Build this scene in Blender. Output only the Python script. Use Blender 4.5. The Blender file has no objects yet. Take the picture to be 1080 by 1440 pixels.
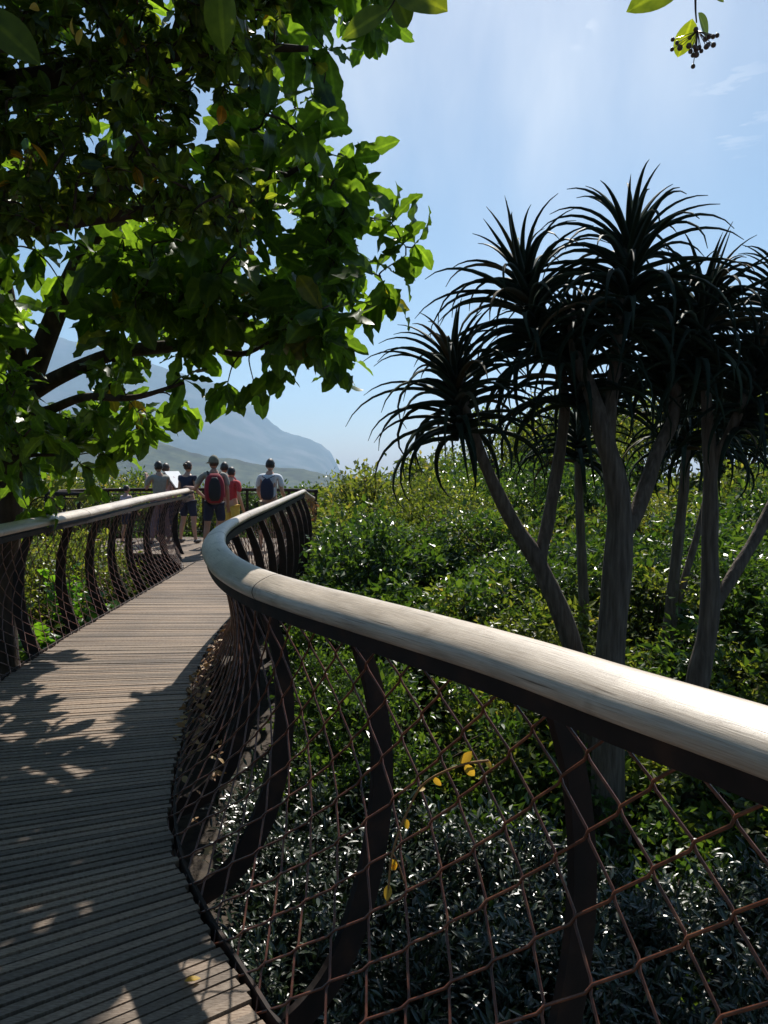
import bpy, bmesh, math, random
import numpy as np
from mathutils import Vector, Matrix
R = math.radians
rng = np.random.default_rng(7)
random.seed(7)

# ---------------------------------------------------------------- camera, sky, sun, exposure
scene = bpy.context.scene
COL = scene.collection
F, HZ, CX, EYE = 1080.0, 655.0, 540.0, 1.6
cam_d = bpy.data.cameras.new('camera'); cam = bpy.data.objects.new('camera', cam_d); COL.objects.link(cam)
cam.location = (0, 0, EYE); cam.rotation_euler = (R(90 - 3.45), 0, 0)
cam_d.lens = 27; cam_d.sensor_width = 36; cam_d.clip_end = 20000; cam_d.clip_start = 0.05
scene.camera = cam
AZ, EL = 12.0, 50.0
SUN = Vector((math.cos(R(EL)) * math.sin(R(AZ)), math.cos(R(EL)) * math.cos(R(AZ)), math.sin(R(EL))))
sun_d = bpy.data.lights.new('sun', 'SUN'); sun_d.energy = 5.0; sun_d.angle = R(0.5); sun_d.color = (1, .95, .87)
sun = bpy.data.objects.new('sun', sun_d); COL.objects.link(sun)
sun.rotation_euler = (-SUN).to_track_quat('-Z', 'Y').to_euler(); sun.location = (2, 10, 20)
world = bpy.data.worlds.new('World'); scene.world = world; world.use_nodes = True
nt = world.node_tree; nt.nodes.clear()
def N(nt, t, **k):
    n = nt.nodes.new(t)
    for a, v in k.items():
        if a.startswith('i_'): n.inputs[int(a[2:])].default_value = v
        else: setattr(n, a, v)
    return n
sky = N(nt, 'ShaderNodeTexSky', sky_type='NISHITA', sun_disc=False, sun_elevation=R(EL), sun_rotation=R(AZ), altitude=100, air_density=1.0, dust_density=.9, ozone_density=1.3)
wtc = N(nt, 'ShaderNodeTexCoord')
def wisp(scale, rotz, stretch, lo, hi, axis, spread, amt):
    """thin cirrus and painted sun glow: stretched noise, kept to one patch of the sky around the direction axis"""
    mp = N(nt, 'ShaderNodeMapping'); mp.inputs['Rotation'].default_value = (0, R(rotz), 0); mp.inputs['Scale'].default_value = stretch
    nt.links.new(wtc.outputs['Generated'], mp.inputs[0])
    no = N(nt, 'ShaderNodeTexNoise'); no.inputs['Scale'].default_value = scale; no.inputs['Detail'].default_value = 6; no.inputs['Distortion'].default_value = .15
    nt.links.new(mp.outputs[0], no.inputs['Vector'])
    r1 = N(nt, 'ShaderNodeMapRange', interpolation_type='SMOOTHSTEP'); r1.inputs[1].default_value = lo; r1.inputs[2].default_value = hi
    nt.links.new(no.outputs['Fac'], r1.inputs[0])
    dt = N(nt, 'ShaderNodeVectorMath', operation='DISTANCE'); nt.links.new(wtc.outputs['Generated'], dt.inputs[0]); dt.inputs[1].default_value = axis
    r2 = N(nt, 'ShaderNodeMapRange', interpolation_type='SMOOTHSTEP'); r2.inputs[1].default_value = spread; r2.inputs[2].default_value = spread * .15
    r2.inputs[3].default_value = 0; r2.inputs[4].default_value = amt
    nt.links.new(dt.outputs['Value'], r2.inputs[0])
    mu = N(nt, 'ShaderNodeMath', operation='MULTIPLY'); nt.links.new(r1.outputs[0], mu.inputs[0]); nt.links.new(r2.outputs[0], mu.inputs[1])
    return mu.outputs[0]
def sdir(px, py):
    v = Vector(((px - CX) / F, 1, (HZ - py) / F)); v.normalize(); return tuple(v)
w1 = wisp(4, 4, (1.9, 1, .6), .30, .85, sdir(700, 0), .42, .8)  # pale streaks that also paint the sun's white glow into the sky
w2 = wisp(24, 20, (1, 1, 1.7), .38, .60, sdir(800, 62), .045, .75)
w3 = wisp(24, -80, (.6, 1, 3.5), .5, .64, sdir(1000, 165), .09, .45)
a1 = N(nt, 'ShaderNodeMath', operation='MAXIMUM'); nt.links.new(w1, a1.inputs[0]); nt.links.new(w2, a1.inputs[1])
a2 = N(nt, 'ShaderNodeMath', operation='MAXIMUM'); nt.links.new(a1.outputs[0], a2.inputs[0]); nt.links.new(w3, a2.inputs[1])
hs = N(nt, 'ShaderNodeHueSaturation'); hs.inputs['Saturation'].default_value = 1.22; hs.inputs['Value'].default_value = 1.2; hs.inputs['Hue'].default_value = .492
nt.links.new(sky.outputs[0], hs.inputs['Color'])
mx = N(nt, 'ShaderNodeMixRGB'); mx.inputs[2].default_value = (11.5, 12.0, 12.8, 1)
nt.links.new(a2.outputs[0], mx.inputs[0]); nt.links.new(hs.outputs[0], mx.inputs[1])
bg = N(nt, 'ShaderNodeBackground'); bg.inputs['Strength'].default_value = .05
wo = N(nt, 'ShaderNodeOutputWorld'); nt.links.new(mx.outputs[0], bg.inputs[0]); nt.links.new(bg.outputs[0], wo.inputs[0])
vs = scene.view_settings; vs.view_transform = 'Standard'; vs.look = 'None'; vs.exposure = 0.55; vs.gamma = 1.0
scene.cycles.max_bounces = 6; scene.cycles.transparent_max_bounces = 4; scene.cycles.volume_bounces = 1
scene.cycles.use_denoising = True

# ---------------------------------------------------------------- helpers
def tag(o, label=None, cat=None, group=None, kind=None):
    if label: o['label'] = label
    if cat: o['category'] = cat
    if group: o['group'] = group
    if kind: o['kind'] = kind
    return o
def thing(name, label, cat, loc=(0, 0, 0), group=None):
    o = bpy.data.objects.new(name, None); COL.objects.link(o); o.location = loc; o.empty_display_size = .2
    return tag(o, label, cat, group)
LOCAL = set()      # things whose parts are modelled in the thing's own frame
def link(name, me, mat, parent=None):
    o = bpy.data.objects.new(name, me); COL.objects.link(o)
    if mat and not me.materials: me.materials.append(mat)
    if parent:
        o.parent = parent; o.matrix_parent_inverse = Matrix.Translation(-Vector(parent.location)) if parent.type == 'EMPTY' and parent.name not in LOCAL else Matrix.Identity(4)
    return o
def np_mesh(name, V, faces, smooth=False):
    """V (n,3); faces: list of (m,k) integer arrays"""
    me = bpy.data.meshes.new(name)
    V = np.asarray(V, dtype=np.float32); faces = [np.asarray(f, dtype=np.int32) for f in faces if len(f)]
    me.vertices.add(len(V)); me.vertices.foreach_set('co', V.ravel())
    loops = np.concatenate([f.ravel() for f in faces]); me.loops.add(len(loops)); me.loops.foreach_set('vertex_index', loops)
    counts = np.concatenate([np.full(len(f), f.shape[1], np.int32) for f in faces])
    starts = np.concatenate([[0], np.cumsum(counts)[:-1]]).astype(np.int32)
    me.polygons.add(len(counts)); me.polygons.foreach_set('loop_start', starts)
    try: me.polygons.foreach_set('loop_total', counts)
    except Exception: pass
    me.update(calc_edges=True); me.validate()
    me.polygons.foreach_set('use_smooth', np.full(len(me.polygons), smooth))
    return me
class MB:
    """collects shapes, builds them as one mesh"""
    def __init__(s): s.v = []; s.q = []; s.t = []; s.n = 0
    def add(s, V, quads=(), tris=()):
        V = np.asarray(V, float); s.v.append(V)
        if len(quads): s.q.append(np.asarray(quads, int) + s.n)
        if len(tris): s.t.append(np.asarray(tris, int) + s.n)
        s.n += len(V)
    def tube(s, P, rad, n=8, cap=True, flat=1.0):
        P = np.asarray(P, float); m = len(P); rad = np.broadcast_to(np.asarray(rad, float), (m,))
        T = np.gradient(P, axis=0); T /= np.linalg.norm(T, axis=1, keepdims=True) + 1e-12
        a = np.array([0, 0, 1.]) if abs(T[0][2]) < .9 else np.array([1., 0, 0])
        U = np.zeros_like(P); u = a - T[0] * a.dot(T[0])
        for i in range(m):
            u = u - T[i] * u.dot(T[i]); u /= np.linalg.norm(u) + 1e-12; U[i] = u
        W = np.cross(T, U); th = np.arange(n) * 2 * np.pi / n
        V = P[:, None] + rad[:, None, None] * (np.cos(th)[None, :, None] * U[:, None] * flat + np.sin(th)[None, :, None] * W[:, None])
        s.rings(V, cap)
    def rings(s, V, cap=True):
        m, n = V.shape[:2]; i = np.arange(m - 1)[:, None] * n; j = np.arange(n)[None]; k = (j + 1) % n
        q = np.stack([i + j, i + k, i + n + k, i + n + j], -1).reshape(-1, 4)
        V = V.reshape(-1, 3); t = []
        if cap:
            c0, c1 = V[:n].mean(0), V[-n:].mean(0); V = np.vstack([V, c0, c1]); b = m * n; jj = np.arange(n); kk = (jj + 1) % n
            t = np.vstack([np.stack([np.full(n, b), kk, jj], -1), np.stack([np.full(n, b + 1), (m - 1) * n + jj, (m - 1) * n + kk], -1)])
        s.add(V, q, t)
    def box(s, c, ax, ay, az):
        """centre and three half-axis vectors"""
        c, ax, ay, az = [np.asarray(x, float) for x in (c, ax, ay, az)]
        V = [c + i * ax + j * ay + k * az for i in (-1, 1) for j in (-1, 1) for k in (-1, 1)]
        s.add(V, [[0, 1, 3, 2], [4, 6, 7, 5], [0, 4, 5, 1], [2, 3, 7, 6], [0, 2, 6, 4], [1, 5, 7, 3]])
    def ball(s, c, r, nu=10, nv=7):
        c = np.asarray(c, float); r = np.broadcast_to(np.asarray(r, float), (3,))
        ph = np.linspace(.12, np.pi - .12, nv); th = np.arange(nu) * 2 * np.pi / nu
        V = np.stack([np.sin(ph)[:, None] * np.cos(th) * r[0], np.sin(ph)[:, None] * np.sin(th) * r[1], (np.cos(ph)[:, None] * np.ones(nu)) * r[2]], -1) + c
        s.rings(V)
    def build(s, name, mat, parent=None, smooth=True):
        me = np_mesh(name, np.vstack(s.v), [np.vstack(s.q) if s.q else [], np.vstack(s.t) if s.t else []], smooth)
        return link(name, me, mat, parent)
def spline(P, n=12):
    """Catmull-Rom through P, n samples a span"""
    P = np.asarray(P, float); Q = np.vstack([2 * P[0] - P[1], P, 2 * P[-1] - P[-2]]); out = []
    t = np.linspace(0, 1, n, endpoint=False)[:, None]
    for i in range(1, len(Q) - 2):
        a, b, c, d = Q[i - 1], Q[i], Q[i + 1], Q[i + 2]
        out.append(.5 * (2 * b + (c - a) * t + (2 * a - 5 * b + 4 * c - d) * t ** 2 + (3 * b - a - 3 * c + d) * t ** 3))
    return np.vstack(out + [P[-1:]])
class Path:
    """arc-length parametrised curve"""
    def __init__(s, P):
        s.P = np.asarray(P, float); d = np.linalg.norm(np.diff(s.P, axis=0), axis=1); s.s = np.concatenate([[0], np.cumsum(d)]); s.L = s.s[-1]
    def at(s, x): return np.stack([np.interp(x, s.s, s.P[:, k]) for k in range(s.P.shape[1])], -1)
def P3(px, py, d): return np.array([(px - CX) / F * d, d, EYE + (HZ - py) / F * d])
def to_px(P): return CX + P[..., 0] / P[..., 1] * F, HZ - (P[..., 2] - EYE) / P[..., 1] * F
def in_poly(x, y, poly):
    x = np.asarray(x, float); y = np.asarray(y, float); r = np.zeros(x.shape, bool); n = len(poly)
    for i in range(n):
        (x0, y0), (x1, y1) = poly[i], poly[(i + 1) % n]
        if y0 == y1: continue
        c = ((y0 > y) != (y1 > y)) & (x < (x1 - x0) * (y - y0) / (y1 - y0) + x0); r ^= c
    return r
def unit(v): return v / (np.linalg.norm(v, axis=-1, keepdims=True) + 1e-12)
def vnoise(x, y, seed=0):
    """smooth value noise"""
    xi, yi = np.floor(x).astype(int), np.floor(y).astype(int); fx, fy = x - xi, y - yi
    fx = fx * fx * (3 - 2 * fx); fy = fy * fy * (3 - 2 * fy)
    def h(a, b):
        k = (a * 374761393 + b * 668265263 + seed * 1442695) & 0xffffffff; k = ((k ^ (k >> 13)) * 1274126177) & 0xffffffff
        return ((k ^ (k >> 16)) & 0xffff) / 65535.0
    return (h(xi, yi) * (1 - fx) + h(xi + 1, yi) * fx) * (1 - fy) + (h(xi, yi + 1) * (1 - fx) + h(xi + 1, yi + 1) * fx) * fy
def fbm(x, y, seed=0, o=4):
    r = 0; a = .5
    for i in range(o): r = r + a * vnoise(x * 2 ** i, y * 2 ** i, seed + i); a *= .5
    return r

# ---------------------------------------------------------------- materials
def new_mat(name):
    m = bpy.data.materials.new(name); m.use_nodes = True; t = m.node_tree; t.nodes.clear()
    return m, t, N(t, 'ShaderNodeOutputMaterial')
def ramp(t, fac, stops):
    r = N(t, 'ShaderNodeValToRGB'); el = r.color_ramp.elements
    while len(el) < len(stops): el.new(.5)
    for e, (p, c) in zip(el, stops): e.position = p; e.color = (*c, 1)
    t.links.new(fac, r.inputs[0]); return r.outputs[0]
def noise(t, scale, detail=5, vec=None, stretch=None, rough=.55):
    n = N(t, 'ShaderNodeTexNoise'); n.inputs['Scale'].default_value = scale; n.inputs['Detail'].default_value = detail; n.inputs['Roughness'].default_value = rough
    c = vec
    if c is None: c = N(t, 'ShaderNodeTexCoord').outputs['Object']
    if stretch:
        mp = N(t, 'ShaderNodeMapping'); mp.inputs['Scale'].default_value = stretch; t.links.new(c, mp.inputs[0]); c = mp.outputs[0]
    t.links.new(c, n.inputs['Vector']); return n.outputs['Fac']
def bump(t, h, strength=.3, dist=.01):
    b = N(t, 'ShaderNodeBump'); b.inputs['Strength'].default_value = strength; b.inputs['Distance'].default_value = dist; t.links.new(h, b.inputs['Height']); return b.outputs[0]
def M(name, stops, scale=8, stretch=None, rough=.6, bumps=.2, bdist=.01, metal=0, spec=.5, detail=6):
    m, t, o = new_mat(name); p = N(t, 'ShaderNodeBsdfPrincipled')
    n = noise(t, scale, detail, stretch=stretch)
    t.links.new(ramp(t, n, stops), p.inputs['Base Color'])
    p.inputs['Roughness'].default_value = rough; p.inputs['Metallic'].default_value = metal; p.inputs['Specular IOR Level'].default_value = spec
    if bumps: t.links.new(bump(t, n, bumps, bdist), p.inputs['Normal'])
    t.links.new(p.outputs[0], o.inputs[0]); return m
def plain(name, c, rough=.7, var=.25, scale=14):
    return M(name, [(.3, tuple(x * (1 - var) for x in c)), (.7, tuple(min(1, x * (1 + var)) for x in c))], scale=scale, rough=rough, bumps=.15, bdist=.005)
def leaf_mat(name, stops, trans, tw=.4, rough=.4, spec=.5, rib=False):
    """leaves differ one from the next (random per leaf); part of the light goes through them"""
    m, t, o = new_mat(name); g = N(t, 'ShaderNodeNewGeometry')
    c = ramp(t, g.outputs['Random Per Island'], stops)
    p = N(t, 'ShaderNodeBsdfPrincipled'); t.links.new(c, p.inputs['Base Color']); p.inputs['Roughness'].default_value = rough; p.inputs['Specular IOR Level'].default_value = spec
    tr = N(t, 'ShaderNodeBsdfTranslucent'); mm = N(t, 'ShaderNodeMixRGB', blend_type='MULTIPLY'); mm.inputs[0].default_value = 1; mm.inputs[2].default_value = (*trans, 1)
    t.links.new(c, mm.inputs[1]); t.links.new(mm.outputs[0], tr.inputs[0])
    s = N(t, 'ShaderNodeMixShader'); s.inputs[0].default_value = tw; t.links.new(p.outputs[0], s.inputs[1]); t.links.new(tr.outputs[0], s.inputs[2])
    if rib:
        at_ = N(t, 'ShaderNodeAttribute', attribute_name='midrib'); rb = ramp(t, at_.outputs['Fac'], [(.80, (1, 1, 1)), (.93, (1.75, 1.6, 1.5))]); no = noise(t, 26, 4); nb = ramp(t, no, [(.35, (.72, .76, .7)), (.65, (1.2, 1.15, 1.1))])
        for src in (rb, nb):
            k = N(t, 'ShaderNodeMixRGB', blend_type='MULTIPLY'); k.inputs[0].default_value = 1; t.links.new(c, k.inputs[1]); t.links.new(src, k.inputs[2]); c = k.outputs[0]
        t.links.new(c, p.inputs['Base Color']); t.links.new(c, mm.inputs[1])
    t.links.new(s.outputs[0], o.inputs[0]); return m
def ribbed(o):
    n = len(o.data.vertices); a = o.data.attributes.new('midrib', 'FLOAT', 'POINT'); a.data.foreach_set('value', (np.arange(n) % 3 == 1).astype(np.float32)); return o
MAT = {}
def board_mat():
    m, t, o = new_mat('weathered_boards'); g = N(t, 'ShaderNodeNewGeometry'); tc = N(t, 'ShaderNodeTexCoord')
    n = noise(t, 3, 8, tc.outputs['Object'], (14, 60, 10))
    big = noise(t, 1.3, 4, tc.outputs['Object'])
    c1 = ramp(t, n, [(.25, (.12, .085, .06)), (.5, (.245, .20, .158)), (.75, (.36, .305, .25))])
    c2 = ramp(t, g.outputs['Random Per Island'], [(0, (.62, .6, .58)), (.5, (.95, .92, .88)), (1, (1.2, 1.1, 1.0))])
    mm = N(t, 'ShaderNodeMixRGB', blend_type='MULTIPLY'); mm.inputs[0].default_value = 1; t.links.new(c1, mm.inputs[1]); t.links.new(c2, mm.inputs[2])
    c3 = ramp(t, big, [(.35, (.72, .72, .75)), (.65, (1.05, 1.02, 1.0))])
    m2 = N(t, 'ShaderNodeMixRGB', blend_type='MULTIPLY'); m2.inputs[0].default_value = 1; t.links.new(mm.outputs[0], m2.inputs[1]); t.links.new(c3, m2.inputs[2])
    p = N(t, 'ShaderNodeBsdfPrincipled'); t.links.new(m2.outputs[0], p.inputs['Base Color']); p.inputs['Roughness'].default_value = .7; p.inputs['Specular IOR Level'].default_value = .25
    t.links.new(bump(t, n, .5, .004), p.inputs['Normal']); t.links.new(p.outputs[0], o.inputs[0]); return m
def rail_mat(name='weathered_rail_wood', k=1.32):
    """grain runs along the rail: the mesh carries (across, along) in a uv map"""
    m, t, o = new_mat(name); uv = N(t, 'ShaderNodeUVMap', uv_map='UVMap'); uvo = uv.outputs[0]
    fine = noise(t, 6, 10, uvo, (46, 1.3, 1), .7); broad = noise(t, 2.5, 5, uvo, (3, .8, 1)); crack = noise(t, 4, 4, uvo, (32, .9, 1), .4)
    blot = noise(t, 9, 6, N(t, 'ShaderNodeTexCoord').outputs['Object'])
    c = ramp(t, fine, [(.3, (.26 * k, .21 * k, .165 * k)), (.5, (.40 * k, .345 * k, .285 * k)), (.7, (.50 * k, .445 * k, .38 * k))])
    b = ramp(t, broad, [(.35, (.70, .68, .66)), (.65, (1.08, 1.06, 1.04))])
    mm = N(t, 'ShaderNodeMixRGB', blend_type='MULTIPLY'); mm.inputs[0].default_value = 1; t.links.new(c, mm.inputs[1]); t.links.new(b, mm.inputs[2])
    ck = ramp(t, crack, [(.30, (.22, .19, .17)), (.335, (1, 1, 1))])
    m2 = N(t, 'ShaderNodeMixRGB', blend_type='MULTIPLY'); m2.inputs[0].default_value = .8; t.links.new(mm.outputs[0], m2.inputs[1]); t.links.new(ck, m2.inputs[2])
    bl = ramp(t, blot, [(.32, (.55, .5, .46)), (.42, (1, 1, 1))])
    m3 = N(t, 'ShaderNodeMixRGB', blend_type='MULTIPLY'); m3.inputs[0].default_value = .45; t.links.new(m2.outputs[0], m3.inputs[1]); t.links.new(bl, m3.inputs[2])
    p = N(t, 'ShaderNodeBsdfPrincipled'); t.links.new(m3.outputs[0], p.inputs['Base Color'])
    rr = N(t, 'ShaderNodeMapRange'); rr.inputs[3].default_value = .30; rr.inputs[4].default_value = .52; t.links.new(fine, rr.inputs[0]); t.links.new(rr.outputs[0], p.inputs['Roughness'])
    p.inputs['Specular IOR Level'].default_value = .55
    t.links.new(bump(t, fine, .25, .004), p.inputs['Normal']); t.links.new(p.outputs[0], o.inputs[0]); return m
MAT['board'] = board_mat(); MAT['rail'] = rail_mat()
MAT['steel'] = M('dark_rusty_steel', [(.3, (.010, .007, .006)), (.55, (.022, .013, .010)), (.75, (.055, .026, .015))], scale=9, rough=.75, bumps=.3, bdist=.004, spec=.3)
MAT['rod'] = M('rusted_rod', [(.3, (.045, .018, .011)), (.55, (.14, .046, .024)), (.75, (.30, .13, .065))], scale=22, rough=.36, bumps=.2, bdist=.002, spec=.6)
MAT['aloe_bark'] = M('aloe_bark', [(.25, (.055, .043, .034)), (.5, (.12, .095, .076)), (.75, (.20, .165, .135))], scale=9, stretch=(3.2, 3.2, .35), rough=.85, bumps=.8, bdist=.03, spec=.2)
MAT['bark'] = M('tree_bark', [(.3, (.03, .022, .017)), (.6, (.075, .055, .042)), (.8, (.12, .095, .075))], scale=7, stretch=(2, 2, .6), rough=.9, bumps=.7, bdist=.02, spec=.2)
MAT['aloe'] = leaf_mat('aloe_leaf', [(0, (.013, .022, .015)), (.6, (.022, .035, .022)), (.93, (.034, .048, .026)), (1, (.12, .075, .04))], (1, 1.2, .5), .05, .58, .08)
MAT['bigleaf'] = leaf_mat('toothed_leaf', [(0, (.034, .070, .012)), (.5, (.055, .105, .016)), (.985, (.075, .14, .022)), (1, (.20, .14, .02))], (3.2, 3.0, 1.0), .52, .36, .5, True)
MAT['smallleaf'] = leaf_mat('small_oval_leaf', [(0, (.028, .055, .012)), (.5, (.050, .085, .014)), (.985, (.085, .125, .018)), (1, (.34, .16, .02))], (3.3, 2.8, .9), .52, .36, .5, True)
MAT['yellowleaf'] = leaf_mat('yellow_leaf', [(0, (.50, .30, .03)), (1, (.62, .44, .07))], (1.4, 1.3, .8), .5, .5)
MAT['dryleaf'] = leaf_mat('dry_leaf', [(0, (.16, .08, .035)), (.6, (.30, .16, .06)), (1, (.42, .28, .12))], (1, .9, .6), .2, .6)
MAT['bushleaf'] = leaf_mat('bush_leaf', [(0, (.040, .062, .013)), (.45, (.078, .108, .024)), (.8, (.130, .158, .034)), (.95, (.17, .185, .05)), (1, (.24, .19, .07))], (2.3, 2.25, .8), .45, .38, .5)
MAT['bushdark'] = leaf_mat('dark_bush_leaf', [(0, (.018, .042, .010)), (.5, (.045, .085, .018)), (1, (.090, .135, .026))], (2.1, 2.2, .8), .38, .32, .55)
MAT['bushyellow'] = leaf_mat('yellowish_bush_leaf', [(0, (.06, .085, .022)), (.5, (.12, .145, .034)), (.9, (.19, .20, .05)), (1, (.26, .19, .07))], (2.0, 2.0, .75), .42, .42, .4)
MAT['glossy'] = leaf_mat('glossy_leaf', [(0, (.006, .013, .004)), (.6, (.012, .024, .007)), (1, (.026, .040, .012))], (1.8, 2.0, .8), .10, .31, .65)
MAT['lush'] = leaf_mat('lush_leaf', [(0, (.04, .11, .015)), (1, (.09, .18, .02))], (2.6, 2.6, .9), .5, .35, .5)
MAT['soil'] = M('leaf_litter_soil', [(.3, (.02, .014, .010)), (.6, (.05, .036, .024)), (.8, (.09, .065, .04))], scale=6, rough=.95, bumps=.6, bdist=.05)
MAT['inner'] = M('thicket_shade', [(.3, (.006, .008, .004)), (.6, (.016, .018, .009)), (.8, (.03, .027, .016))], scale=16, rough=.95, bumps=.8, bdist=.08, spec=.1)  # near-black filler colour, stands for the shade inside the thickets
MAT['gravel'] = M('pale_gravel', [(.3, (.22, .19, .15)), (.7, (.36, .32, .26))], scale=30, rough=.9, bumps=.3)
MAT['mountain'] = M('mountain_slope', [(.38, (.012, .022, .012)), (.5, (.030, .042, .026)), (.62, (.075, .075, .066))], scale=.006, rough=.95, bumps=0, detail=10)
MAT['hillside'] = M('wooded_slope', [(.36, (.006, .014, .006)), (.5, (.020, .036, .015)), (.64, (.050, .064, .030))], scale=.05, rough=.95, bumps=0, detail=10)

# ---------------------------------------------------------------- setting: ground, mountains
RAIL_PTS = [(2.6, -2.2), (2.2, -1.4), (1.75, -.55), (1.32, .2), (1.0, .8), (.678, 1.36), (.52, 1.62), (.296, 2.0), (-.06, 2.5), (-.318, 2.86), (-.58, 3.3), (-.83, 3.92), (-1.07, 4.81), (-1.24, 5.88), (-1.33, 7.25), (-1.38, 9.28), (-1.46, 12.0), (-1.53, 14.4)]
RP = Path(spline(RAIL_PTS, 16)); LEN = RP.L
def frame(s):
    """rail centre and outward (right-hand) normal in plan at arc length s"""
    e = .12; t = unit(RP.at(np.asarray(s) + e) - RP.at(np.asarray(s) - e))
    return RP.at(s), np.stack([t[..., 1], -t[..., 0]], -1), t
UR, DW = .27, 1.36            # rail overhang beyond the board ends, board length
def ur(sv):
    y = RP.at(np.asarray(sv, float))[..., 1]; return np.interp(y, [0, 2.4, 3.2, 4.4, 5.6, 7.5], [.46, .45, .36, .21, .21, .27])
SS = np.linspace(0, LEN, 400); CPL = RP.at(SS)[:, :2]
_rp, _nn, _ = frame(SS); CEN = _rp - _nn * (UR + DW / 2)
def path_dist(x, y):
    x = np.asarray(x, float); d = np.full(x.shape, 1e9)
    for a in CEN[::4]: d = np.minimum(d, np.hypot(x - a[0], y - a[1]))
    return d
PLAT = [(-3.05, 13.2), (-1.78, 13.0), (-1.55, 14.4), (-1.35, 16.6), (-2.6, 17.3), (-4.6, 17.6), (-6.6, 17.0), (-6.9, 15.6), (-5.2, 14.5), (-3.9, 14.1)]
def ground_z(x, y):
    r = np.hypot(x, y); return -2.45 + .25 * (fbm(x * .3, y * .3, 3) - .5) - np.clip((r - 60) * .03, 0, 80)
def build_ground():
    rad = np.concatenate([np.linspace(0, 60, 61), np.geomspace(66, 5400, 40)]); th = np.linspace(0, 2 * np.pi, 72, endpoint=False)
    X = rad[:, None] * np.cos(th); Y = rad[:, None] * np.sin(th); V = np.stack([X, Y, ground_z(X, Y)], -1)
    b = MB(); b.rings(V, False); tag(b.build('ground', MAT['soil']), kind='structure')
build_ground()
def ridge(name, mat, prof, dist, depth, base, rough, seed, nx=420, ny=70, ext=2.2):
    """a range of hills: the crest follows a profile of compass bearings and heights; slopes fall to both sides"""
    px = np.array([p[0] for p in prof], float); py = np.array([p[1] for p in prof], float)
    X = np.linspace((px[0] - CX) / F * dist, (px[-1] - CX) / F * dist, nx)
    crest = np.interp(X / dist * F + CX, px, (HZ - py) / F * dist + EYE)
    crest = crest + (fbm(X / dist * 28, X * 0 + 3, seed, 5) - .5) * rough * dist * .012
    v = np.linspace(-1, 1, ny); Y = dist + np.where(v < 0, v * depth, v * depth * .6)
    f = 1 - np.abs(v) ** .8
    fall = (fbm(X[None] / dist * 16, Y[:, None] / dist * 16, seed + 9, 5) - .5)
    Z = base + (crest[None] - base) * np.clip(f[:, None] + fall * .34 * (np.abs(v)[:, None]), 0, 1.0)
    V = np.stack([np.broadcast_to(X, Z.shape), np.broadcast_to(Y[:, None], Z.shape), Z], -1)
    i = (np.arange(ny - 1)[:, None] * nx + np.arange(nx - 1)[None]).ravel(); q = np.stack([i, i + 1, i + nx + 1, i + nx], -1)
    b = MB(); b.add(V.reshape(-1, 3), q); tag(b.build(name, mat), kind='structure')
ridge('mountain', MAT['mountain'], [(-700, 640), (-400, 545), (-200, 490), (-60, 470), (60, 468), (150, 482), (225, 508), (290, 531), (322, 541), (350, 566), (382, 590), (400, 602), (428, 614), (452, 622), (465, 631), (472, 648), (481, 668), (500, 690), (560, 740)], 3600, 1500, -90, 1.0, 11)
ridge('hill', MAT['hillside'], [(-900, 560), (-300, 585), (-50, 600), (120, 612), (170, 612), (225, 620), (270, 636), (330, 641), (400, 656), (450, 662), (500, 668), (560, 700), (640, 760)], 1000, 450, -60, .8, 23, nx=700)

# haze: the air between here and the mountains
def haze():
    m, t, o = new_mat('haze'); v = N(t, 'ShaderNodeVolumePrincipled'); v.inputs['Color'].default_value = (.45, .70, 1.0, 1); v.inputs['Density'].default_value = HAZE_DENSITY; v.inputs['Anisotropy'].default_value = .3
    t.links.new(v.outputs[0], o.inputs['Volume'])
    b = MB(); b.box((0, 2400, 240), (7500, 0, 0), (0, 3600, 0), (0, 0, 410)); h = b.build('haze', m, smooth=False); tag(h, kind='stuff')
HAZE_DENSITY = .00017

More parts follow.
